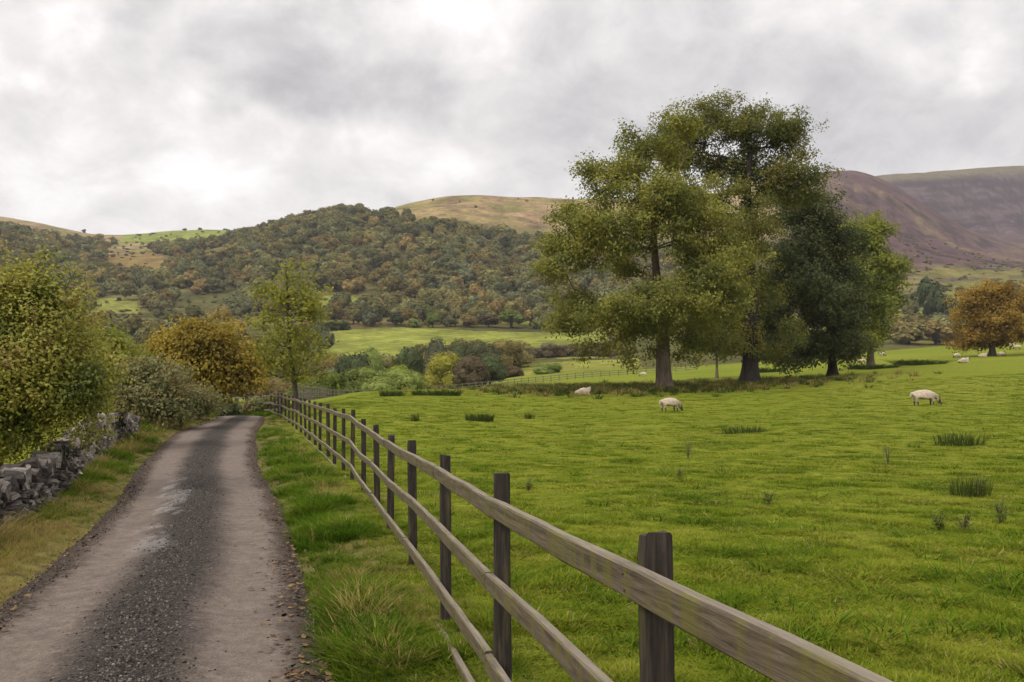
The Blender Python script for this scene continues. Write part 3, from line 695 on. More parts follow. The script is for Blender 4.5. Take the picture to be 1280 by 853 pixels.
# --- far trees
def crown_mesh(name, seed, nl=7, nq=330, tall=1.0, mat=None, q=.135, sub=1, fuzz=.11):
    """unit crown: about one wide and one tall, standing on z = 0.1"""
    rs = np.random.default_rng(seed)
    C = [np.array((0, 0, .60*tall))]; R = [.36]
    for i in range(nl):
        a = i/nl*6.283+rs.random()*.6; h = rs.choice([.34, .52, .72])*tall*(.9+.2*rs.random()); qr = .26 if h < .6*tall else .17
        C.append(np.array((math.cos(a)*qr, math.sin(a)*qr, h))); R.append(.20+.08*rs.random())
    C = np.array(C); R = np.array(R)
    w = R**2; li = rs.choice(len(C), nq, p=w/w.sum())
    d = rs.normal(size=(nq, 3)); d[:, 2] = np.abs(d[:, 2])*1.1-.45; d /= np.linalg.norm(d, axis=1)[:, None]
    P_ = C[li]+d*R[li][:, None]*(.97-fuzz+2*fuzz*rs.random(nq))[:, None]
    V, Fq = leaf_quads(P_, q, d*1.0+np.array([0, 0, .25]), .45, .8, 0, rs)
    bm = bmesh.new()
    for c0, r0 in zip(C, R):
        bmesh.ops.create_icosphere(bm, subdivisions=sub, radius=r0*.84, matrix=Matrix.Translation(Vector(c0)))
    bm.verts.ensure_lookup_table()
    V2 = np.array([vv.co[:] for vv in bm.verts]); V2 = V2+rs.normal(size=V2.shape)*.018; F2 = np.array([[q.index for q in ff.verts] for ff in bm.faces]); bm.free()
    return mesh_np(name, np.concatenate([V, V2]), [Fq, F2+len(V)], [mat or M['far_mix']], False)
CROWNS = [crown_mesh('crown', 100+i, 6+i % 3, 330, [1, .92, 1.1, .85, 1.0, 1.15][i]) for i in range(6)]
FINE = [crown_mesh('crown', 140+i, 10+i % 4, 2600, [1, .92, 1.05, .9, 1.0, 1.1][i], q=.05, sub=2, fuzz=.16) for i in range(6)]
Vt, Ft = tube_path([(0, 0, -.05), (0.01, 0, .1), (0, .01, .25), (.01, 0, .5)], [.05, .035, .03, .018], 7, .4, .05, 3)
TRUNK = mesh_np('trunk', Vt, Ft, [M['bark_dark']], True)
FARN = [0]
def far_tree(u, Y, top, wpx, kind, label, cat='tree', group=None, seed=None, name='valley_tree', low=False, hmin=3):
    i = FARN[0]; FARN[0] += 1
    x, y, z = at(u, Y)
    ztop = EYE+(YH-top)*Y/F
    h = max(hmin, ztop-z); w = wpx*Y/F
    root = empty(name, (x, y, z-.1), (i*2.4) % 6.28, label, cat, group)
    root.scale = (w/.92, w/.92, h/.98)
    c = link('crown', (FINE if Y < 300 else CROWNS)[i % 6], root); c.material_slots[0].link = 'OBJECT'; c.material_slots[0].material = M['far_'+kind]
    if low: c.location.z = -.22; c.scale.z = 1.2
    link('trunk', TRUNK, root)
    return root
FT = [  # u, Y, top row, width px, leaf kind, label
    (557, 165, 440, 52, 'gold', 'golden topped tree in the hollow beyond the pasture fence', 0),
    (501, 150, 452, 38, 'lime', 'bright lime green tree in the hollow beyond the pasture fence', 0),
    (612, 170, 443, 42, 'dark', 'dark green round tree at the right end of the hollow', 0),
    (588, 162, 442, 44, 'brown', 'russet olive tree between the golden and the dark green trees', 0),
    (459, 130, 462, 46, 'green', 'wide low olive tree in front of the hollow, left of the lime tree', 1),
    (515, 185, 441, 42, 'dark', 'dark tree rising behind the bright lime tree', 0),
    (545, 235, 421, 28, 'grey', 'grey crowned tree standing tallest above the golden tree', 0),
    (512, 230, 430, 32, 'grey', 'grey-brown tree left of the tallest grey crown in the hollow', 0),
    (574, 240, 430, 22, 'dark', 'small dark tree top right of the tallest grey crown', 0),
    (442, 190, 436, 50, 'dark', 'broad dark tree filling the left of the hollow', 0),
    (466, 215, 432, 36, 'green', 'mid green tree behind the broad dark tree in the hollow', 0),
    (413, 100, 470, 42, 'green', 'low yellowish green bush just beyond the fence corner', 1),
    (642, 215, 459, 26, 'brown', 'low brown bush at the foot of the pale field', 1),
    (686, 215, 453, 38, 'green', 'rounded olive bush on the pale field beyond the fence', 1),
    (684, 290, 427, 20, 'grey', 'lone slim tree on the lower edge of the bright valley field', 0),
    (632, 240, 446, 34, 'dark', 'dark bush joining the hollow to the brown hedge', 1),
    (639, 425, 387, 36, 'green', 'largest spreading tree at the top edge of the bright valley field', 0),
    (611, 428, 394, 28, 'brown', 'olive brown tree left of the largest spreading field tree', 0),
    (586, 428, 394, 26, 'mix', 'rounded tree in the middle of the row along the bright valley field', 0),
    (563, 430, 396, 20, 'grey', 'greyish tree in the row along the bright valley field', 0),
    (541, 425, 392, 20, 'green', 'upright green tree with dark trunk in the field edge row', 0),
    (518, 426, 396, 18, 'green', 'small green tree left of the upright tree in the field edge row', 0),
    (495, 430, 391, 17, 'dark', 'dark narrow tree at the left end of the field edge row', 0),
    (465, 430, 392, 22, 'grey', 'grey-green tree alone on the brown rough patch', 0),
    (413, 415, 401, 28, 'green', 'round bush on the left edge of the bright valley field', 1),
    (430, 418, 400, 20, 'dark', 'dark bush beside the round bush on the field edge', 1),
    (545, 475, 374, 30, 'mix', 'high crowned tree behind the middle of the field edge row', 0),
    (611, 480, 377, 26, 'green', 'bright crowned tree behind the right of the field edge row', 0),
    (676, 470, 380, 22, 'grey', 'grey-green tree behind the clump at the edge of the wood', 0),
    (527, 470, 384, 22, 'dark', 'dark round tree left of the high crowned tree', 0),
    (455, 470, 382, 24, 'mix', 'round tree on the hedge line below the small upper field', 0),
    (436, 468, 384, 20, 'brown', 'brownish tree on the hedge line below the small upper field', 0),
    (419, 465, 386, 18, 'dark', 'dark tree at the left of the small upper field hedge line', 0),
    (480, 480, 379, 24, 'green', 'yellowish tree between the small upper field and the wood', 0),
    (112, 500, 367, 18, 'dark', 'dark round tree standing on the small left hand field', 0),
    (1163, 420, 352, 34, 'dark', 'dark bluish tree clump standing over the right hand valley', 0),
    (1190, 430, 372, 24, 'dark', 'dark tree right of the dark bluish clump in the right hand valley', 0),
    (675, 425, 400, 22, 'green', 'small tree right of the largest spreading field tree', 0),
    (105, 1400, 287, 6, 'dark', 'lone dark bush on the far left skyline', 0),
]
for r_ in FT: far_tree(*r_[:5], r_[5], group='single trees across the valley', low=bool(r_[6]), name='valley_bush' if r_[6] else 'valley_tree', cat='bush' if r_[6] else 'tree')
rs = np.random.default_rng(77)
def row(n, u0, u1, Y0, Y1, h0, h1, w0, w1, kind, label, group, low=False, name='valley_tree', cat='tree'):
    for i in range(n):
        u_ = u0+(u1-u0)*(i+rs.random()*.8)/n; Y_ = Y0+(Y1-Y0)*rs.random()
        x, y, z = at(u_, Y_); h = h0+(h1-h0)*rs.random()
        far_tree(u_, Y_, YH-(z+h-EYE)*F/Y_, (w0+(w1-w0)*rs.random())*F/Y_, kind, label, cat, group, low=low, name=name)
row(22, 635, 770, 285, 298, 3, 4.5, 6, 9, 'brown', 'one of the brown bushes in the hedge below the bright valley field', 'hedge bushes below the valley field', True, 'hedge_bush', 'bush')
row(30, 385, 650, 222, 264, 7, 11, 9, 12, 'mix', 'one of the mixed trees crowding the hollow beyond the pasture fence', 'trees crowding the hollow')
row(9, 385, 520, 105, 130, 3, 4.5, 5, 7, 'green', 'one of the low bushes on the rim of the hollow', 'bushes on the rim of the hollow', True, 'valley_bush', 'bush')
row(30, 120, 420, 200, 380, 9, 15, 9, 13, 'mix', 'one of the trees in the dark wood left of the slender young tree', 'trees of the lower left wood')
row(24, 60, 300, 330, 400, 8, 14, 9, 13, 'mix', 'one of the trees between the left hand field and the lower wood', 'trees below the left hand field')
row(18, 400, 700, 432, 445, 8, 12, 7, 10, 'mix', 'one of the small trees filling the row above the bright valley field', 'row above the valley field')
row(36, 420, 720, 455, 510, 8, 13, 8, 11, 'mix', 'one of the trees along the bottom of the hillside wood', 'trees along the foot of the wood')
row(40, 1110, 1300, 320, 430, 6, 11, 9, 13, 'mix', 'one of the mixed trees in the valley behind the pasture ridge', 'trees behind the pasture ridge')
row(34, 1110, 1300, 440, 620, 6, 9, 8, 12, 'mix', 'one of the small trees on the fields under the heather slope', 'trees under the heather slope')
row(5, 165, 290, 1250, 1320, 2.5, 5, 6, 10, 'dark', 'one of the bushes along the skyline green field', 'bushes along the skyline field', True, 'valley_bush', 'bush')

# --- hillside wood: far past three hundred trees, one mass
pc = make_protos('wood_tree', CROWNS)
nw = 21000
uw_ = rs.uniform(-260, 1100, nw); Yw = 470+(1130-470)*np.sqrt(rs.random(nw))
Xw = (uw_-U0)/F*Yw; Zw = ground(Xw, Yw); vw_ = YH-(Zw-EYE)*F/Yw
topY = np.interp(uw_, [-260, 0, 100, 200, 300, 360, 425, 450, 480, 520, 560, 620, 680, 720, 800, 1100], [1000, 1010, 1080, 1100, 1060, 1020, 1000, 890, 830, 800, 790, 775, 740, 710, 690, 600])
keep = (Yw < topY+(fbm(Xw/50, Yw/50, 61, 2)-.5)*90) & ~in_field(uw_, vw_+1.5, Yw) & ~in_field(uw_, vw_-2, Yw) & ~in_field(uw_, vw_-6, Yw) & ~in_field(uw_, vw_-10, Yw)
dens = np.where(uw_ < 290, smooth(.40, .55, fbm(Xw/70, Yw/70, 63, 3)), 1.0)
keep &= rs.random(nw) < dens
Xw, Yw, Zw = Xw[keep], Yw[keep], Zw[keep]
# thin to a minimum spacing
cell = {}; sel = []
for i in range(len(Xw)):
    kx, ky = int(Xw[i]//8), int(Yw[i]//8); bad = False
    for a_ in (-1, 0, 1):
        for b_ in (-1, 0, 1):
            for j in cell.get((kx+a_, ky+b_), ()):
                if (Xw[i]-Xw[j])**2+(Yw[i]-Yw[j])**2 < 60: bad = True
    if not bad: cell.setdefault((kx, ky), []).append(i); sel.append(i)
sel = np.array(sel); n = len(sel)
sw = rs.uniform(10, 17, n)
scatter('hillside_wood', np.stack([Xw[sel], Yw[sel], Zw[sel]-1.2], 1), rs.random(n)*6.28, np.stack([sw, sw, rs.uniform(9, 14, n)], 1), rs.integers(0, 6, n), pc,
        'dense autumn wood of rounded crowns covering the far hillside', 'wood')
# scattered scrub on the moor and the heather slope
ns = 700
us = np.concatenate([rs.uniform(430, 1280, 420), rs.uniform(1100, 1300, 280)]); Ys = np.concatenate([rs.uniform(800, 1040, 420), rs.uniform(540, 900, 280)])
ok = rs.random(ns) < np.where(us > 1040, .45, .12)
us, Ys = us[ok], Ys[ok]; us = np.concatenate([us, rs.uniform(60, 300, 120), rs.uniform(60, 420, 420)]); Ys = np.concatenate([Ys, rs.uniform(950, 1250, 120), rs.uniform(430, 950, 420)]); Xs = (us-U0)/F*Ys
scatter('hill_scrub', np.stack([Xs, Ys, ground(Xs, Ys)-.6], 1), rs.random(len(us))*6.28, np.stack([rs.uniform(2, 5.5, len(us))]*2+[rs.uniform(1.2, 3.2, len(us))], 1), rs.integers(0, 6, len(us)), pc,
        'scattered scrub bushes on the open hill slopes', 'scrub')

# ------------------------------------------------------------------ near fence
k = MT('fence_rail_wood')
P = k.obj; rn = k.rnd
v = k.n('ShaderNodeVectorMath', operation='ADD'); k.t.links.new(P, v.inputs[0])
cx = k.n('ShaderNodeCombineXYZ'); k.t.links.new(k.math('MULTIPLY', rn, 37.0), cx.inputs[0]); k.t.links.new(cx.outputs[0], v.inputs[1]); PV = v.outputs[0]
grain = k.noise(k.mapv(PV, (1.2, 22, 22)), 3.0, 8, .7, .4)
c = k.ramp(grain, [(.30, (.022, .016, .010)), (.42, (.072, .055, .036)), (.58, (.125, .098, .066)), (.75, (.195, .16, .115))])
bands = k.noise(k.mapv(PV, (5, .6, .6)), 1.6, 5, .65)
c = k.mix(k.rng(bands, .45, .60, 0, .85), c, (.115, .105, .026))
c = k.mix(k.rng(k.noise(PV, 3.1, 4, .6), .55, .75, 0, .55), c, (.055, .042, .032))
nz_ = k.n('ShaderNodeNewGeometry'); sx = k.n('ShaderNodeSeparateXYZ'); k.t.links.new(nz_.outputs['Normal'], sx.inputs[0])
c = k.mix(k.math('MULTIPLY', k.rng(sx.outputs[2], .6, .95), .6), c, k.ramp(grain, [(.3, (.12, .10, .078)), (.7, (.29, .255, .20))]))   # paler colour on upward-facing edges
M['rail'] = k.pbr(c, .82, k.bump(grain, .55, .012), .25)
k = MT('fence_post_wood')
P = k.obj
cx = k.n('ShaderNodeCombineXYZ'); k.t.links.new(k.math('MULTIPLY', k.rnd, 53.0), cx.inputs[2])
v = k.n('ShaderNodeVectorMath', operation='ADD'); k.t.links.new(P, v.inputs[0]); k.t.links.new(cx.outputs[0], v.inputs[1]); PV = v.outputs[0]
grain = k.noise(k.mapv(PV, (26, 26, 1.6)), 2.2, 8, .7, .4)
c = k.ramp(grain, [(.3, (.012, .010, .009)), (.52, (.036, .029, .024)), (.72, (.085, .068, .055))])
c = k.mix(k.rng(k.noise(k.mapv(PV, (6, 6, 1.2)), 2, 4, .6), .52, .7, 0, .6), c, (.10, .085, .028))
M['post'] = k.pbr(c, .85, k.bump(grain, .6, .01), .2)

def box_v(p, q, w0, h0):      # eight corners of a beam between two end points, w0 thick sideways, h0 tall
    p = np.array(p, float); q = np.array(q, float); d = q-p; d /= np.linalg.norm(d)
    s = np.cross(d, [0, 0, 1]); s /= np.linalg.norm(s); t = np.cross(s, d)
    return s, t
def beam(name, p, q, w0, h0, mat, parent, origin, seg=6, warp=.006, seed=0, bev=.006):
    """a sawn rail: bevelled section swept from p to q, its local x along its length"""
    rs_ = np.random.default_rng(seed)
    p = np.array(p, float); q = np.array(q, float); d = q-p; L = np.linalg.norm(d); d /= L
    s, t = box_v(p, q, w0, h0)
    a, b = w0/2, h0/2
    sec = [(-a+bev, -b), (a-bev, -b), (a, -b+bev), (a, b-bev), (a-bev, b), (-a+bev, b), (-a, b-bev), (-a, -b+bev)]
    V = []; ns_ = len(sec); off = np.cumsum(rs_.normal(size=(seg+1, 2))*warp, 0); off -= np.linspace(0, 1, seg+1)[:, None]*off[-1]
    for i in range(seg+1):
        x = L*i/seg
        for (cs, ct) in sec: V.append((x, cs*(1+rs_.normal()*.015)+off[i, 0]*.5, ct*(1+rs_.normal()*.02)+off[i, 1]))
    Fq = []
    for i in range(seg):
        for j in range(ns_):
            j2 = (j+1) % ns_; Fq.append((i*ns_+j, i*ns_+j2, (i+1)*ns_+j2, (i+1)*ns_+j))
    caps = np.array([list(range(ns_))[::-1], [seg*ns_+j for j in range(ns_)]])
    me_ = mesh_np(name, V, [np.array(Fq)[:, ::-1], caps[:, ::-1]], [mat], False)
    o = link(name, me_, parent)
    mt = Matrix((Vector(d), Vector(s), Vector(t))).transposed().to_4x4()
    mt.translation = Vector(p)-Vector(origin)
    o.matrix_local = mt
    return o
def post(name, x, y, ztop, zbot, w0, ang, lean, mat, parent, origin, seed=0):
    rs_ = np.random.default_rng(seed); a = w0/2; b = .007; V = []
    lv = [0, .25, .5, .75, .97, 1.0]; H = ztop-zbot
    sec = [(-a+b, -a), (a-b, -a), (a, -a+b), (a, a-b), (a-b, a), (-a+b, a), (-a, a-b), (-a, -a+b)]
    for l in lv:
        sc_2 = .93 if l == 1.0 else 1+rs_.normal()*.015
        for q in sec: V.append((q[0]*sc_2+rs_.normal()*.0012, q[1]*sc_2+rs_.normal()*.0012, H*l+(rs_.normal()*.004 if l == 1.0 else 0)))
    Fq = []
    for i in range(len(lv)-1):
        for j in range(8): Fq.append((i*8+j, i*8+(j+1) % 8, (i+1)*8+(j+1) % 8, (i+1)*8+j))
    cap_ = np.array([[(len(lv)-1)*8+j for j in range(8)]])
    o = link(name, mesh_np(name, V, [np.array(Fq), cap_], [mat], False), parent)
    R_ = Euler((lean[1], lean[0], ang)).to_matrix().to_4x4()
    R_.translation = Vector((x, y, zbot))-Vector(origin)
    # keep the top where it was measured
    tp_ = R_ @ Vector((0, 0, H)); R_.translation += Vector((x-origin[0]-tp_.x, y-origin[1]-tp_.y, 0))
    o.matrix_local = R_; return o
KX = [(-1.54, 1.35, 1.26), (.26, .82, 1.27), (2.06, .335, 1.24), (3.86, -.045, 1.18), (5.66, -.43, 1.13), (7.46, -.85, 1.09), (9.26, -1.27, 1.06), (11.06, -1.71, 1.055), (12.86, -2.17, 1.065), (14.66, -2.645, 1.12), (16.46, -3.15, 1.09), (18.26, -3.67, 1.07), (20.06, -4.2, 1.07), (21.86, -4.76, 1.06), (23.66, -5.3, 1.06), (25.46, -5.86, 1.05), (27.26, -6.42, 1.065)]
x_ = -6.42
for i in range(9):
    x_ -= .56+.012*i; KX.append((27.26+1.8*(i+1), x_, 1.06+.02*math.sin(i*1.7)))
k = MT('nail_steel'); M['nail'] = k.pbr(k.ramp(k.noise(k.obj, 300, 2), [(.3, (.03, .02, .016)), (.7, (.09, .06, .045))]), .6, None, .4)
bm = bmesh.new(); bmesh.ops.create_cone(bm, cap_ends=True, segments=8, radius1=.0045, radius2=.0035, depth=.004, matrix=Matrix.Rotation(math.pi/2, 4, 'X')); NAIL = bpy.data.meshes.new('nail'); bm.to_mesh(NAIL); bm.free(); NAIL.materials.append(M['nail'])
FO = (KX[2][1], KX[2][0], 0.0)
fence = empty('wooden_fence', FO, 0, 'weathered four rail wooden fence running along the lane to the corner', 'fence')
KP = np.array([(x, y, z) for y, x, z in KX])
kt = np.gradient(KP[:, :2], axis=0); kt /= np.linalg.norm(kt, axis=1)[:, None]
rp = np.random.default_rng(5)
for i, (x, y, z) in enumerate(KP):
    an = math.atan2(kt[i, 1], kt[i, 0])
    ln = (.05, .0) if i in (2, 3, 4) else (rp.normal()*.015+.012, rp.normal()*.012)
    post('post', x, y, z+rp.normal()*.012, -.45, .072+rp.normal()*.003, an+rp.normal()*.08, ln, M['post'], fence, FO, i)
side = np.stack([kt[:, 1], -kt[:, 0]], 1); side = np.where(side[:, :1] > 0, -side, side)        # towards the lane
RAILS = [((.105, .12), .078), ((.405, .52), .075), ((.74, .92), .075), ((1.0, 1.19), .07)]
for ri, (dzz, hh) in enumerate(RAILS):
    dzk = lambda q: dzz[0]+(dzz[1]-dzz[0])*min(1, q/8)
    NK = len(KP)-1
    if ri == 0: spans = [(0, 1), (1, 4)]+[(q, min(q+2, NK)) for q in range(4, NK, 2)]
    elif ri == 2: spans = [(0, 3)]+[(q, min(q+2, NK)) for q in range(3, NK, 2)]
    else: spans = [(0, 1), (1, 3)]+[(q, min(q+2, NK)) for q in range(3, NK, 2)] if ri == 1 else [(q, min(q+2, NK)) for q in range(0, NK, 2)]
    for a0, a1 in spans:
        pin = []
        for kk in range(a0, a1+1):
            o2 = side[kk]*(.072/2+.021)
            pin.append(np.array((KP[kk, 0]+o2[0], KP[kk, 1]+o2[1], KP[kk, 2]-dzk(kk)+rp.normal()*.007)))
        d = pin[-1]-pin[0]; L_ = np.linalg.norm(d); d /= L_
        b_ = beam('rail', pin[0]+d*.004, pin[-1]-d*.004, .038, hh, M['rail'], fence, FO, 6*(a1-a0), .003, a0*10+ri)
        s3, t3 = box_v(pin[0]+d*.004, pin[-1]-d*.004, 0, 0); Mi = Matrix((Vector(d), Vector(s3), Vector(t3))); tk = []; oy = []; oz = []
        for p_ in pin:
            l_ = Mi @ Vector(p_-pin[0]); tk.append(l_.x); oy.append(l_.y); oz.append(l_.z)
        vs_ = np.empty(len(b_.data.vertices)*3, np.float32); b_.data.vertices.foreach_get('co', vs_); vs_ = vs_.reshape(-1, 3)
        vs_[:, 1] += np.interp(vs_[:, 0], tk, oy); vs_[:, 2] += np.interp(vs_[:, 0], tk, oz); b_.data.vertices.foreach_set('co', vs_.ravel()); b_.data.update()
        for q, kk in enumerate(range(a0, a1+1)):
            if not (2 <= kk <= 6): continue
            for sg_ in (-1, 1):
                end_ = .03 if q == 0 else (-.03 if kk == a1 else 0.0)
                sgn = 1 if (Mi @ Vector((*side[kk], 0))).y > 0 else -1
                nl = link('nail', NAIL, b_); nl.location = (tk[q]+end_+sg_*.004, oy[q]+sgn*(.019+.001), oz[q]+sg_*hh*.24)

# --- far fence round the pasture
k = MT('far_fence_wood'); gr_ = k.noise(k.mapv(k.pos, (3, 3, 8)), 4, 4)
M['farwood'] = k.pbr(k.ramp(gr_, [(.3, (.10, .085, .07)), (.7, (.24, .21, .18))]), .9, None, .1)
def rail_fence(name, line, sp, h, label, w0=.10, rails=(.12, .5, .85), rh=.09, mat=None):
    Q = np.array([((u_-U0)/F*Y_, Y_) for u_, Y_ in line]); Q = catmull(Q, 12)
    s_ = np.concatenate([[0], np.cumsum(np.hypot(*np.diff(Q, axis=0).T))]); n_ = max(2, int(s_[-1]/sp)); t_ = np.linspace(0, s_[-1], n_+1)
    Xq = np.interp(t_, s_, Q[:, 0]); Yq = np.interp(t_, s_, Q[:, 1]); Zq = ground(Xq, Yq)
    o_ = (Xq[0], Yq[0], Zq[0]); root = empty(name, o_, 0, label, 'fence')
    for i in range(n_+1):
        a = math.atan2(Yq[min(i+1, n_)]-Yq[max(i-1, 0)], Xq[min(i+1, n_)]-Xq[max(i-1, 0)])
        post('post', Xq[i], Yq[i], Zq[i]+h, Zq[i]-.3, w0, a, (0, 0), mat or M['farwood'], root, o_, i)
        if i < n_:
            for dz in rails:
                beam('rail', (Xq[i], Yq[i], Zq[i]+h-dz), (Xq[i+1], Yq[i+1], Zq[i+1]+h-dz), .04, rh, mat or M['farwood'], root, o_, 1, 0, i)
rail_fence('pasture_fence', [(366, 56), (380, 64), (398, 78), (430, 98), (520, 112), (640, 140), (720, 155), (800, 165), (870, 170)], 2.2, 1.1, 'long thin rail fence along the far side of the pasture')
rail_fence('roadside_fence', [(250, 62), (308, 49), (330, 46.5), (350, 44.5)], 2.4, 1.05, 'short rail fence crossing behind the bend of the lane', .09)
# thick dark post of the roadside fence
x, y, z = at(308, 48); g_ = empty('gate_post', (x, y, z), 0, 'thick dark gate post standing beyond the bend of the lane', 'post')
post('post', x, y, z+1.25, z-.3, .17, .3, (0, 0), M['post'], g_, (x, y, z), 3)
post('post_cap', x, y, z+1.30, z+1.245, .20, .3, (0, 0), M['post'], g_, (x, y, z), 4)

# ------------------------------------------------------------------ dry stone wall
k = MT('wall_stone')
P = k.obj; rn = k.rnd
cx = k.n('ShaderNodeCombineXYZ'); k.t.links.new(k.math('MULTIPLY', rn, 61.0), cx.inputs[0])
v = k.n('ShaderNodeVectorMath', operation='ADD'); k.t.links.new(P, v.inputs[0]); k.t.links.new(cx.outputs[0], v.inputs[1]); PV = v.outputs[0]
sn = k.noise(PV, 3.5, 8, .7); 
c = k.ramp(rn, [(.1, (.075, .066, .06)), (.4, (.145, .128, .115)), (.7, (.225, .20, .182)), (.95, (.36, .33, .305))])
c = k.mix(1, c, k.ramp(sn, [(.3, (.45, .43, .42)), (.7, (1.35, 1.33, 1.3))]), 'MULTIPLY')
c = k.mix(k.rng(k.noise(PV, 5.5, 5, .7), .60, .70, 0, .7), c, (.34, .315, .28))      # lichen
c = k.mix(k.rng(k.noise(PV, 2.6, 4, .6), .58, .74, 0, .55), c, (.09, .095, .03))     # moss
M['stone'] = k.pbr(c, .95, k.bump(sn, .9, .15), .15)
k = MT('wall_core'); M['core'] = k.pbr(k.ramp(k.noise(k.pos, 14, 5, .7), [(.3, (.03, .025, .022)), (.7, (.10, .085, .075))]), 1, k.bump(k.noise(k.pos, 14, 5), 1, .05), .05)
def stone_mesh(seed, kind):
    rs_ = np.random.default_rng(seed); bm = bmesh.new(); bmesh.ops.create_cube(bm, size=1)
    bmesh.ops.subdivide_edges(bm, edges=bm.edges[:], cuts=1, use_grid_fill=True)
    for vv in bm.verts:
        c_ = np.array(vv.co); q = c_/(np.linalg.norm(c_)+1e-9)
        c_ = c_*.80+q*.5*.20+rs_.normal(size=3)*.055; vv.co = c_
    bm.normal_update()
    V_ = np.array([vv.co[:] for vv in bm.verts]); F_ = np.array([[q.index for q in f.verts] for f in bm.faces]); bm.free()
    tri = np.concatenate([F_[:, [0, 1, 2]], F_[:, [0, 2, 3]]])
    return mesh_np('stone', V_, tri, [M['stone']], False)
STN = [stone_mesh(300+i, 0) for i in range(14)]
LNc = catmull(LN, 20); tg = np.gradient(LNc[:, [1, 0]], axis=0); tg /= np.linalg.norm(tg, axis=1)[:, None]
wo_ = lane_half(LNc[:, 0])+np.interp(LNc[:, 0], [5, 10, 18, 24], [.92, .95, 1.10, 1.2]); WX = LNc[:, 1]-tg[:, 1]*wo_; WY = LNc[:, 0]+tg[:, 0]*wo_
s_ = np.concatenate([[0], np.cumsum(np.hypot(np.diff(WX), np.diff(WY)))])
i0 = np.argmin(np.abs(WY-5.0)); i1 = np.argmin(np.abs(WY-28.5))
S0, S1 = s_[i0], s_[i1]
def wall_at(s):
    x = np.interp(s, s_, WX); y = np.interp(s, s_, WY); x2 = np.interp(s+.05, s_, WX); y2 = np.interp(s+.05, s_, WY)
    return x, y, math.atan2(y2-y, x2-x)
def wall_top(s):
    y = np.interp(s, s_, WY)
    return np.interp(y, [5, 9, 10.5, 13, 16, 19, 22, 25, 28.5], [.52, .50, .50, .50, .56, .66, .70, .70, .45])+.06*(fbm(s*1.1, 3.3, 91, 2)-.5)*2
x, y, a = wall_at(S0); WO = (float(x), float(y), gz(x, y))
wall = empty('stone_wall', WO, 0, 'tumbledown grey dry stone wall with lichen along the left verge', 'wall')
rs = np.random.default_rng(42)
STL = []
def put_stone(s, off, z, l, t, h, tilt=(0, 0, 0)):
    x, y, a = wall_at(s); nx, ny = math.sin(a), -math.cos(a)       # towards the lane
    STL.append((y, (x+nx*off-WO[0], y+ny*off-WO[1], z-WO[2]), (l*1.14, t*1.12, h*1.16), (tilt[0]+math.pi*int(rs.integers(0, 2)), tilt[1], a+tilt[2]+math.pi*int(rs.integers(0, 2))), int(rs.integers(0, 14))))
SV0 = np.interp(8.6, WY, s_)
for rowi in range(7):
    s = SV0-.1*rowi
    while s < S1:
        l = rs.uniform(.09, .25); x, y, a = wall_at(s+l/2); g = gz(x, y); tp_ = float(wall_top(s+l/2))
        H = (tp_-.14-g)/6.2
        if rowi < 6:
            zc = g+H*(rowi+.45)+rs.normal()*.022
            put_stone(s+l/2, .13+rs.normal()*.028-.02*rowi, zc, l, rs.uniform(.22, .32), H*rs.uniform(.8, 1.45), tuple(rs.normal(size=3)*.14))
        else:
            l = rs.uniform(.08, .20)
            put_stone(s+l/2, .06+rs.normal()*.04, tp_-.07+rs.normal()*.03, l, rs.uniform(.18, .28), rs.uniform(.13, .25), (rs.normal()*.14, rs.normal()*.36, rs.normal()*.14))
        s += l*.95+.008
STL.sort(key=lambda q: q[0])
for q in STL[:296]:
    o = link('stone', STN[q[4]], wall); o.location, o.scale, o.rotation_euler = q[1], q[2], q[3]
V = []; Fq = []; nv = 0
for q in STL[296:]:
    me_ = STN[q[4]]; v_ = np.empty(len(me_.vertices)*3, np.float32); me_.vertices.foreach_get('co', v_)
    mw = np.array(Euler(q[3]).to_matrix()) @ np.diag(q[2]); V.append(v_.reshape(-1, 3) @ mw.T+np.array(q[1]))
    Fq.append(np.array([p.vertices[:] for p in me_.polygons])+nv); nv += len(me_.vertices)
k = MT('wall_stone_far'); cc_ = k.ramp(k.island, [(.1, (.075, .066, .06)), (.4, (.145, .128, .115)), (.7, (.225, .20, .182)), (.95, (.36, .33, .305))])
M['stone_far'] = k.pbr(k.mix(1, cc_, k.ramp(k.noise(k.pos, 14, 6, .7), [(.3, (.5, .5, .5)), (.7, (1.35, 1.33, 1.3))]), 'MULTIPLY'), .95, None, .1)
if V: tag(link('far_stones', mesh_np('far_stones', np.concatenate(V), np.concatenate(Fq), [M['stone_far']], False), wall), kind='stuff')
print('stones', len(STL))
# core behind the face, and the stretch nobody can tell stone from stone
n_ = 60; ss_ = np.linspace(S0, S1, n_); V = []
for s in ss_:
    x, y, a = wall_at(s); nx, ny = math.sin(a), -math.cos(a); g = gz(x, y)-.15; tp_ = float(wall_top(s))-.13
    for (of, zq) in ((.12, g), (.06, tp_), (-.22, tp_), (-.28, g)): V.append((x+nx*of-WO[0], y+ny*of-WO[1], zq-WO[2]+rs.normal()*.01))
Fq = np.array([(i*4+j, i*4+(j+1) % 4, (i+1)*4+(j+1) % 4, (i+1)*4+j) for i in range(n_-1) for j in range(4)])
link('wall_core', mesh_np('wall_core', V, [Fq, np.array([[3, 2, 1, 0], [(n_-1)*4+q for q in range(4)]])], [M['core']], False), wall)

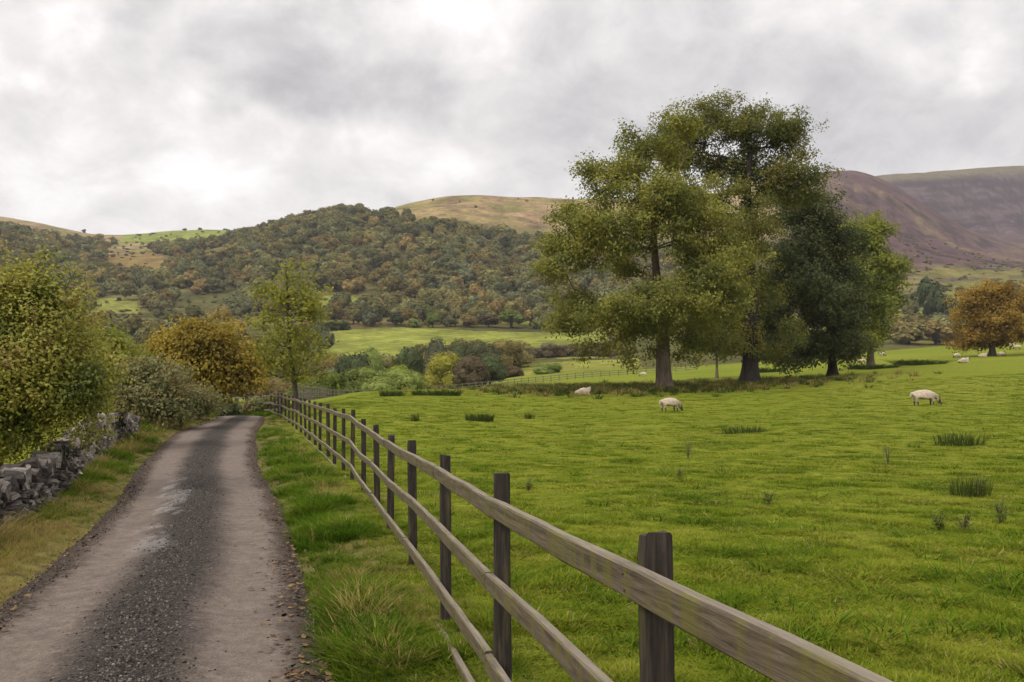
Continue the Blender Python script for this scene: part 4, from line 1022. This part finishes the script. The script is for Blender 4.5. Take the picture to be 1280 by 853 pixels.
# ------------------------------------------------------------------ sheep
k = MT('sheep_wool'); wv = k.noise(k.obj, 22, 5, .7)
M['wool'] = k.pbr(k.ramp(wv, [(.3, (.26, .20, .14)), (.6, (.58, .49, .38))]), 1, k.bump(wv, 1, .05), .05)
k = MT('sheep_face'); M['face'] = k.pbr(k.ramp(k.noise(k.obj, 12, 3), [(.3, (.05, .042, .036)), (.7, (.12, .10, .085))]), .9, None, .1)
def skin_mesh(name, nodes, edges, lv=2):
    me_ = bpy.data.meshes.new(name+'_skel'); me_.from_pydata([n_[0] for n_ in nodes], edges, [])
    o = bpy.data.objects.new(name+'_skel', me_); COL.objects.link(o)
    md = o.modifiers.new('skin', 'SKIN'); md.use_smooth_shade = True
    for i, n_ in enumerate(nodes):
        me_.skin_vertices[0].data[i].radius = (n_[1], n_[1] if len(n_) < 3 else n_[2]); me_.skin_vertices[0].data[i].use_root = (i == 0)
    sb = o.modifiers.new('sub', 'SUBSURF'); sb.levels = lv; sb.render_levels = lv
    dg = bpy.context.evaluated_depsgraph_get(); r_ = bpy.data.meshes.new_from_object(o.evaluated_get(dg)); r_.name = name
    bpy.data.objects.remove(o); bpy.data.meshes.remove(me_); return r_
def paint_sheep(me_, lying):
    me_.materials.clear(); me_.materials.append(M['wool']); me_.materials.append(M['face'])
    for p in me_.polygons:
        c_ = p.center; p.use_smooth = True
        p.material_index = 1 if ((c_.x > .60 and not lying) or (lying and c_.x > .62) or (not lying and c_.z < .20)) else 0
    me_.update(); vs_ = np.empty(len(me_.vertices)*3, np.float32); me_.vertices.foreach_get('co', vs_); vs_ = vs_.reshape(-1, 3)
    vs_ += ((vnoise(vs_[:, 0]*14, vs_[:, 2]*14+vs_[:, 1]*9, 5)-.5)*.035*((vs_[:, 2] > .3) | lying))[:, None]*np.sign(vs_+1e-6)*np.array([0, 1, 1])
    me_.vertices.foreach_set('co', vs_.ravel()); me_.update(); return me_
graze = skin_mesh('grazing_sheep', [((-.42, 0, .56), .23, .25), ((-.05, 0, .55), .27, .29), ((.32, 0, .56), .23, .25), ((.52, 0, .46), .13, .15), ((.63, 0, .26), .085, .09), ((.72, 0, .13), .065, .065), ((.78, 0, .06), .045, .045),
    ((-.40, .15, .40), .12), ((-.45, .15, .24), .05), ((-.42, .15, .10), .034), ((-.41, .15, .0), .034), ((-.40, -.15, .40), .12), ((-.40, -.15, .24), .05), ((-.36, -.15, .10), .034), ((-.35, -.15, .0), .034),
    ((.30, .13, .38), .10), ((.31, .13, .22), .045), ((.31, .13, .10), .033), ((.32, .13, .0), .034), ((.30, -.13, .38), .10), ((.34, -.13, .22), .045), ((.36, -.13, .10), .033), ((.38, -.13, .0), .034),
    ((-.62, 0, .56), .07), ((-.66, 0, .38), .045), ((.60, .13, .36), .03), ((.60, -.13, .36), .03)],
    [(0, 1), (1, 2), (2, 3), (3, 4), (4, 5), (5, 6), (0, 7), (7, 8), (8, 9), (9, 10), (0, 11), (11, 12), (12, 13), (13, 14), (2, 15), (15, 16), (16, 17), (17, 18), (2, 19), (19, 20), (20, 21), (21, 22), (0, 23), (23, 24), (4, 25), (4, 26)])
paint_sheep(graze, False)
lie = skin_mesh('lying_sheep', [((-.38, 0, .26), .22, .28), ((0, 0, .29), .26, .31), ((.34, 0, .28), .21, .26), ((.50, 0, .42), .13), ((.60, 0, .55), .085), ((.72, 0, .52), .065), ((.80, 0, .48), .045), ((.55, .13, .58), .03), ((.55, -.13, .58), .03),
    ((.42, .2, .10), .06), ((.60, .2, .05), .045), ((.38, -.2, .10), .06), ((.58, -.22, .05), .045), ((-.30, .30, .09), .08), ((-.12, .34, .05), .045), ((-.60, 0, .24), .06)],
    [(0, 1), (1, 2), (2, 3), (3, 4), (4, 5), (5, 6), (4, 7), (4, 8), (2, 9), (9, 10), (2, 11), (11, 12), (0, 13), (13, 14), (0, 15)])
paint_sheep(lie, True)
SH = [(838, 47.5, 0, 20, 1.0, 'cream sheep grazing on the grass in front of the pale tree trunk'),
      (1156, 45, 0, -5, 1.08, 'cream sheep grazing on the open grass at the right, head to the right'),
      (728, 62, 1, 20, 1.0, 'cream sheep lying in rough grass left of the pale tree trunk'),
      (804, 150, 0, 160, 1.0, 'small distant sheep by the far rail fence, left of the pale trunk'),
      (1196, 132, 0, 200, 1.0, 'distant sheep grazing left of the orange tree'),
      (1204, 108, 1, 10, 1.2, 'white sheep lying in a hollow of the grass below the orange tree'),
      (1228, 133, 1, 0, 1.1, 'sheep lying against the trunk of the orange tree, on its left'),
      (1252, 134, 0, 15, 1.0, 'sheep grazing just right of the orange tree trunk'),
      (1272, 155, 0, 180, 1.1, 'farthest right sheep grazing beyond the orange tree'),
      (1265, 168, 1, 170, 1.0, 'sheep lying on the ridge beyond the orange tree'),
      (1078, 135, 0, 180, 1.0, 'distant sheep right of the dark skirted tree'),
      (1103, 160, 0, 10, 1.0, 'distant sheep near the ridge below the fresh green tree')]
for i, (u_, Y_, l_, rz, sc_3, lb) in enumerate(SH):
    o = link('sheep', lie if l_ else graze, None, at(u_, Y_)); o.location.z -= .03 if l_ else .02
    o.rotation_euler = (0, 0, math.radians(rz)); o.scale = (sc_3,)*3
    tag(o, lb, 'sheep', 'sheep in the pasture')

# ------------------------------------------------------------------ grasses
def clump(name, nb, h0, h1, spread, width, bend, mat, seed, lean=.35, segs=3):
    rs_ = np.random.default_rng(seed); V = []; Fq = []; Ft_ = []
    for b in range(nb):
        a = rs_.random()*6.283; r_ = spread*math.sqrt(rs_.random()); x0, y0 = math.cos(a)*r_, math.sin(a)*r_
        h = rs_.uniform(h0, h1); da = a+rs_.normal()*.9; le = abs(rs_.normal())*lean+.08; bd = bend*rs_.uniform(.4, 1.4)
        w_ = width*rs_.uniform(.7, 1.3); sx_, sy_ = -math.sin(da)*w_/2, math.cos(da)*w_/2; base = len(V)
        for q in range(segs):
            t = q/segs; o_ = h*(le*t+bd*t*t); zq = h*t*(1-.25*bd*t); k_ = 1-.55*t
            V += [(x0+math.cos(da)*o_-sx_*k_, y0+math.sin(da)*o_-sy_*k_, zq), (x0+math.cos(da)*o_+sx_*k_, y0+math.sin(da)*o_+sy_*k_, zq)]
            if q: Fq.append((base+2*q-2, base+2*q-1, base+2*q+1, base+2*q))
        o_ = h*(le+bd); V.append((x0+math.cos(da)*o_, y0+math.sin(da)*o_, h*(1-.25*bd)))
        Ft_.append((base+2*segs-2, base+2*segs-1, base+2*segs))
    return mesh_np(name, V, [np.array(Fq), np.array(Ft_)], [mat], False)
def grass_mat(name, cols, dry, amt, scale=.6):
    k = MT(name)
    f = k.math('ADD', k.math('MULTIPLY', k.island, .5), k.math('MULTIPLY', k.rng(k.noise(k.pos, scale, 4, .6), .3, .7), .5))
    n = len(cols); c = k.ramp(f, [((i+.4)/n, q) for i, q in enumerate(cols)])
    c = k.mix(k.math('GREATER_THAN', k.math('ADD', k.rnd, k.math('MULTIPLY', k.island, .35)), 1.35-amt), c, dry)
    return k.leaf(c, .35, gloss=.0)
M['turf'] = grass_mat('turf_blades', [(.05, .092, .008), (.105, .158, .011), (.168, .203, .018), (.24, .245, .034)], (.30, .25, .09), .17, .6)
M['lush'] = grass_mat('lush_blades', [(.032, .07, .006), (.07, .128, .009), (.13, .178, .016)], (.28, .23, .09), .06, .8)
M['dry'] = grass_mat('dry_blades', [(.15, .13, .03), (.27, .215, .06), (.37, .28, .11), (.20, .22, .035)], (.33, .24, .11), .3, .9)
M['rush'] = grass_mat('rush_blades', [(.035, .055, .014), (.055, .08, .018), (.08, .10, .022)], (.16, .12, .05), .08, 2)
M['weed'] = leaf_mat('weed_leaf', [(.09, .13, .02), (.15, .18, .03), (.22, .20, .06)], 2)
TURF = make_protos('turf_clump', [clump('turf', 56, .02, .065, .13, .008, .6, M['turf'], 400+i, .5, 2) for i in range(5)])
LUSH = make_protos('lush_clump', [clump('lush', 40, .06, .19, .11, .009, .8, M['lush'], 420+i, .45, 3) for i in range(5)])
DRY = make_protos('dry_clump', [clump('dry', 30, .08, .24, .12, .007, .6, M['dry'], 440+i, .45, 3) for i in range(5)])
rs = np.random.default_rng(9)
def cand(n, y0, y1, upad=120, pw=1.0):
    Y_ = y0*(y1/y0)**rs.random(n) if pw == 0 else (y0**(1/pw)+(y1**(1/pw)-y0**(1/pw))*rs.random(n))**pw
    u_ = rs.uniform(-upad, 1280+upad, n); return (u_-U0)/F*Y_, Y_
fx, fy = KP[:, 0], KP[:, 1]; od = np.argsort(fy)
def fence_x(Y_): return np.interp(Y_, fy[od], fx[od])
# pasture turf: density falls with distance
Xg, Yg = cand(90000, 1.6, 75, 160, 0)
d, zl, sg = lane_dist(Xg, Yg)
ok = (Xg > fence_x(Yg)-.25) & ((Yg < 44) | (Xg > -11)) & (d > 1.5)
Xg, Yg = Xg[ok], Yg[ok]
sz = np.clip(.8+Yg/26, .8, 3.2)*rs.uniform(.6, 1.25, len(Xg))*(.75+.5*smooth(.4, .75, fbm(Xg*1.8, Yg*1.8, 111, 3)))
szz = np.minimum(sz, .75+.3*rs.random(len(Xg)))*rs.uniform(.6, 1.2, len(Xg))*(.62+.75*smooth(.58, .76, fbm(Xg*4.2, Yg*4.2, 113, 2)))
scatter('meadow_grass', np.stack([Xg, Yg, ground(Xg, Yg)-.01], 1), rs.random(len(Xg))*6.28, np.stack([sz, sz, szz], 1), rs.integers(0, 5, len(Xg)), TURF, 'short lumpy green grass covering the pasture', 'grass')
# right verge: lush between lane and fence, straw near the fence
Xv, Yv = cand(60000, 2.2, 43, 200, 0)
d, zl, sg = lane_dist(Xv, Yv); fxx = fence_x(Yv)
ok = (sg > 0) & (d > LHALF-.06) & (Xv < fxx+.25) & (d < 4)
Xv, Yv, d, fxx = Xv[ok], Yv[ok], d[ok], fxx[ok]
t = (fxx-Xv); pd = smooth(.85, .25, t)*.0+np.clip(1.15-t/1.0, 0, 1)*np.interp(Yv, [3, 6, 9, 30], [.6, .75, 1.0, .75])*smooth(.3, .55, fbm(Xv*.9, Yv*.9, 121, 2))
dry = rs.random(len(Xv)) < pd
edge_s = .45+.55*smooth(1.0, 1.5, d)
sc_4 = rs.uniform(.5, 1.15, len(Xv))*edge_s*(.62+.75*smooth(.35, .7, fbm(Xv*1.1, Yv*1.1, 125, 3)))
sc_4 = sc_4*(1-.74*(1-smooth(.10, .60, np.abs(t))))
Zv = ground(Xv, Yv)-.01
q = ~dry; n = q.sum()
scatter('verge_grass', np.stack([Xv, Yv, Zv], 1)[q], rs.random(n)*6.28, sc_4[q], rs.integers(0, 5, n), LUSH, 'long lush green grass on the verge beside the fence', 'grass')
q = dry; n = q.sum()
sc_4 = sc_4*.72
scatter('straw_grass', np.stack([Xv, Yv, Zv], 1)[q], rs.random(n)*6.28, sc_4[q]*1.05, rs.integers(0, 5, n), DRY, 'straw coloured grass along the foot of the fence', 'grass')
# left verge between lane and wall, mixed green and dry
Xv, Yv = cand(60000, 5, 46, 260, 0)
d, zl, sg = lane_dist(Xv, Yv)
lim = np.where(Yv < 23, LHALF+1.2, LHALF+2.6)
ok = (sg < 0) & (d > LHALF-.04) & (d < lim); Xv, Yv, d = Xv[ok], Yv[ok], d[ok]
fld = fbm(Xv*.55, Yv*.55, 131, 3)+.0*d
pdry = np.clip(smooth(.36, .6, fld)*.9+.45*(Yv < 12), 0, .92)
dry = rs.random(len(Xv)) < pdry
sc_4 = rs.uniform(.5, 1.05, len(Xv))*(.4+.6*smooth(1.1, 1.9, d))*(1+.9*smooth(13, 26, Yv))*(.75+.5*smooth(.35, .7, fbm(Xv*1.1, Yv*1.1, 135, 3)))
Zv = ground(Xv, Yv)-.01
q = ~dry; n = q.sum()
scatter('verge_grass', np.stack([Xv, Yv, Zv], 1)[q], rs.random(n)*6.28, sc_4[q], rs.integers(0, 5, n), LUSH, 'green grass tufts on the verge below the stone wall', 'grass')
q = dry; n = q.sum()
scatter('dry_grass', np.stack([Xv, Yv, Zv], 1)[q], rs.random(n)*6.28, sc_4[q]*1.05, rs.integers(0, 5, n), DRY, 'dry golden grass on the verge below the stone wall', 'grass')
# beyond the bend and rough ground under the big trees
Xv = rs.uniform(-24, -10.5, 5000); Yv = rs.uniform(42, 62, 5000); d, zl, sg = lane_dist(Xv, Yv); ok = (d > LHALF+.1) & (U0+F*Xv/Yv < 352); Xv, Yv = Xv[ok], Yv[ok]; n = len(Xv)
scatter('rough_grass', np.stack([Xv, Yv, ground(Xv, Yv)-.02], 1), rs.random(n)*6.28, rs.uniform(.8, 1.8, n), rs.integers(0, 5, n), LUSH, 'rough green grass beyond the bend of the lane', 'grass')
Xt = np.concatenate([rs.normal(9, 5, 420), rs.normal(13, 3, 200), rs.normal(22, 6, 380), rs.normal(4, 3.5, 420)]); Yt = np.concatenate([rs.normal(72, 3.0, 420), rs.normal(71, 2.5, 200), rs.normal(83, 5, 380), rs.normal(67, 3, 420)]); n = len(Xt)
scatter('rough_grass', np.stack([Xt, Yt, ground(Xt, Yt)-.02], 1), rs.random(n)*6.28, np.stack([rs.uniform(1.2, 2.4, n)]*2+[rs.uniform(.8, 1.5, n)], 1), rs.integers(0, 5, n), make_protos('rough_clump', [clump('rough', 30, .2, .5, .16, .02, .5, M['rush'], 460+i, .4, 3) for i in range(3)]+[clump('rough', 30, .2, .45, .16, .02, .5, M['dry'], 465+i, .4, 3) for i in range(2)]),
        'rough dark grass in the shade under the big trees', 'grass')

# rush tufts, weeds and thistles: countable plants
def tuft(name, u_, v_, Y_, w_, h_, label, cat, mat='rush', nb=260, group=None, seed=0, wd=.012):
    x, y, z = at(u_, Y_); wm = w_*Y_/F
    me_ = clump(name, nb, h_*.55, h_, .5, wd, .25, M[mat], 500+seed, .22, 3)
    vs_ = np.empty(len(me_.vertices)*3, np.float32); me_.vertices.foreach_get('co', vs_); vs_ = vs_.reshape(-1, 3); vs_[:, 0] *= wm; vs_[:, 1] *= min(wm, .8); me_.vertices.foreach_set('co', vs_.ravel()); me_.update()
    o = link(name, me_, None, (x, y, z-.02)); return tag(o, label, cat, group)
def Yat(u_, v_):      # depth where the ground is seen at that row
    Ys_ = np.exp(np.linspace(math.log(2), math.log(170), 400)); Xs_ = (u_-U0)/F*Ys_; vv = YH-(ground(Xs_, Ys_)-EYE)*F/Ys_
    i = np.where(vv <= v_)[0]; return float(Ys_[i[0]]) if len(i) else 100.
TF = [(930, 542, 55, .42, 'rush_tuft', 'wide low rush tuft below the grazing sheep by the pale trunk'), (1200, 557, 62, .55, 'rush_tuft', 'large dark rush tuft under the right hand grazing sheep'),
      (1213, 621, 46, .5, 'rush_tuft', 'rush tuft nearest the camera near the right edge'), (600, 527, 34, .4, 'rush_tuft', 'rush tuft left of centre behind the fence rails'),
      (518, 527, 12, .4, 'rush_tuft', 'small rush tuft just beyond the far fence posts'), (662, 524, 13, .4, 'rush_tuft', 'small rush tuft right of the left hand pair'),
      (545, 495, 60, .5, 'rush_bed', 'long pale strip of rushes on the left crest of the pasture'), (490, 496, 30, .5, 'rush_bed', 'short strip of rushes at the left of the pasture crest'),
      (1148, 457, 62, .9, 'rush_bed', 'long dark bed of rushes left of the orange tree'), (700, 492, 70, .5, 'rush_bed', 'dark rough rushes around the lying sheep'), (1090, 462, 60, .8, 'rush_bed', 'rushes right of the dark tree trunk'), (960, 466, 40, .9, 'nettle_patch', 'dark nettles behind the black trunk')]
for i, (u_, v_, w_, h_, nm, lb) in enumerate(TF):
    Y_ = Yat(u_, v_); tuft(nm, u_, v_, Y_, w_, h_*(.8 if Y_ < 30 else 1), lb, 'rushes' if 'rush' in nm else 'nettles', 'rush', 320 if w_ > 20 else 120, 'rush tufts in the pasture', i, .012 if Y_ < 30 else .03)
def weed(u_, v_, h_, label, seed):
    Y_ = Yat(u_, v_); x, y, z = at(u_, Y_); rs_ = np.random.default_rng(900+seed)
    root = empty('thistle', (x, y, z-.02), rs_.random()*6, label, 'thistle', 'thistles in the pasture')
    st = []; tips_ = []
    for b in range(6):
        a = rs_.random()*6.28; hh = h_*rs_.uniform(.6, 1); ds = np.array((math.cos(a), math.sin(a)))*hh*rs_.uniform(.1, .45)
        p0 = np.array((0, 0, 0.)); p1 = np.array((ds[0]*.4, ds[1]*.4, hh*.55)); p2 = np.array((ds[0], ds[1], hh)); st += [(p0, p1), (p1, p2)]; tips_ += [p1, p2, (p1+p2)/2, p1*.6]
    A_ = np.array([q[0] for q in st]); B_ = np.array([q[1] for q in st]); V, Fq = tubes(A_, B_, np.full(len(A_), .006), np.full(len(A_), .004), 4)
    link('stem', mesh_np('stem', V, Fq, [M['twig']], True), root)
    C_ = np.repeat(np.array(tips_), 5, 0)+rs_.normal(size=(len(tips_)*5, 3))*.05*h_/.4; C_[:, 2] = np.maximum(C_[:, 2], .02)
    V, Fq = leaf_quads(C_, .05, np.array([0, 0, .8]), .8, .35, 0, rs_); tag(link('foliage', mesh_np('foliage', V, Fq, [M['weed']], False), root), kind='stuff')
for i, (u_, v_, h_, lb) in enumerate([(860, 575, .5, 'spindly weed in the middle of the pasture'), (1110, 582, .45, 'dry thistle left of the nearest rush tuft'), (1250, 655, .3, 'leafy dock plant near the right edge'),
        (1205, 665, .25, 'dark thistle cluster below the nearest rush tuft'), (1172, 665, .22, 'low dark weed left of the dark thistle cluster'), (960, 632, .2, 'small weed right of the second fence post'), (660, 615, .2, 'weed close behind the third fence post'), (850, 600, .22, 'small pale weed at mid pasture'), (1225, 622, .3, 'yellowish weed beside the nearest rush tuft')]):
    weed(u_, v_, h_, lb, i)
# leaf litter and loose grit along the edges of the lane
k = MT('fallen_leaf'); M['litter'] = k.pbr(k.ramp(k.island, [(.1, (.04, .024, .014)), (.5, (.09, .052, .024)), (.9, (.17, .11, .045))]), .8, None, .2)
Yl = np.concatenate([4.3+30*rs.random(700)**2, 4.6+30*rs.random(350)**2]); side_ = np.concatenate([np.ones(700), -np.ones(350)])
cl = np.interp(Yl, LC[:, 0], LC[:, 1]); off_ = side_*(lane_half(Yl)*1.03-np.abs(rs.normal(size=len(Yl)))*.17); Xl = cl+off_
C_ = np.stack([Xl, Yl, np.interp(Yl, LC[:, 0], LC[:, 2])+.022], 1)
V, Fq = leaf_quads(C_, .045, np.array([0, 0, 1.]), .25, .7, 0, rs)
tag(link('leaf_litter', mesh_np('leaf_litter', V, Fq, [M['litter']], False)), 'brown fallen leaves strewn along both edges of the lane', 'leaves', kind='stuff')
n = 11000; Yl = 4.2+22*rs.random(n)**1.8; ac_ = np.where(rs.random(n) < .55, rs.normal(0, .17, n), np.sign(rs.random(n)-.5)*rs.normal(.93, .07, n))
Xl = np.interp(Yl, LC[:, 0], LC[:, 1])+ac_*lane_half(Yl); gs_ = rs.uniform(.004, .0125, n)*np.where(rs.random(n) < .04, 1.8, 1)
k = MT('loose_chipping'); M['grit'] = k.pbr(k.ramp(k.rnd, [(.1, (.025, .021, .018)), (.5, (.075, .063, .053)), (.95, (.20, .175, .15))]), .9, None, .15)
gm_ = []
for q in range(4):
    me_ = STN[q].copy(); me_.name = 'chipping'; me_.materials.clear(); me_.materials.append(M['grit']); gm_.append(me_)
scatter('gravel', np.stack([Xl, Yl, np.interp(Yl, LC[:, 0], LC[:, 2])+.03*(1-np.minimum(1, np.abs(ac_))**2)-.022*np.exp(-((np.abs(ac_)-.55)/.17)**2)+.002], 1), rs.random(n)*6.28, gs_, rs.integers(0, 4, n), make_protos('chipping', gm_), 'loose stone chippings along the middle and edges of the lane', 'gravel')
# rank tussocks the sheep leave standing
n = 700; Xk, Yk = cand(n, 5, 60, 100, 0); ok = (Xk > fence_x(Yk)+.4) & (Yk < 58); Xk, Yk = Xk[ok], Yk[ok]; n = len(Xk); sk = rs.uniform(.35, 1.0, n)
scatter('grass_tussocks', np.stack([Xk, Yk, ground(Xk, Yk)-.015], 1), rs.random(n)*6.28, np.stack([sk*1.5, sk*1.5, sk], 1), rs.integers(0, 5, n), LUSH, 'small rank tussocks dotted through the grazed turf', 'grass')
# low hedge on the outside of the bend
for i, (u_, Y_, top, w_, kd, lb) in enumerate([(285, 47.5, 503, 36, 'dark', 'low dark hedge bush beyond the bend, left of the gate post'), (322, 47.0, 500, 30, 'brown', 'low brown hedge bush right of the gate post'), (343, 47, 497, 22, 'green', 'low hedge bush by the fence corner'), (263, 49, 495, 26, 'green', 'green bush left of the bend of the lane')]):
    x, y, z = at(u_, Y_)
    rt2 = tree('hedge_bush', u_, Y_, [(u_, 512, 0), (u_, 508, 0)], .03, [(u_, top+8, w_*.45, 8, 0), (u_-w_*.25, top+11, w_*.3, 7, 0), (u_+w_*.25, top+10, w_*.3, 8, 0)], 40, 260, 16, .13, .16,
         M[{'dark': 'leaf_dark', 'brown': 'leaf_bramble', 'green': 'leaf_olive'}[kd]], M['twig'], lb, 'bush', seed=60+i, k0=1, step=.3, tip=.004, sig=.2, flare=0, flat=.7, minz=.05)

# ------------------------------------------------------------------ air
k = MT('haze'); pv = k.n('ShaderNodeVolumePrincipled'); pv.inputs['Color'].default_value = (.93, .95, 1, 1); pv.inputs['Density'].default_value = .0001; pv.inputs['Anisotropy'].default_value = 0.0
k.t.links.new(pv.outputs[0], k.out.inputs['Volume'])
bm = bmesh.new(); bmesh.ops.create_cube(bm, size=1); me = bpy.data.meshes.new('haze'); bm.to_mesh(me); bm.free(); me.materials.append(k.m)
hz = link('haze', me); hz.scale = (6600, 6600, 760); hz.location = (0, 0, 760/2-45); tag(hz, 'thin pale autumn haze filling the valley', 'haze', kind='stuff')
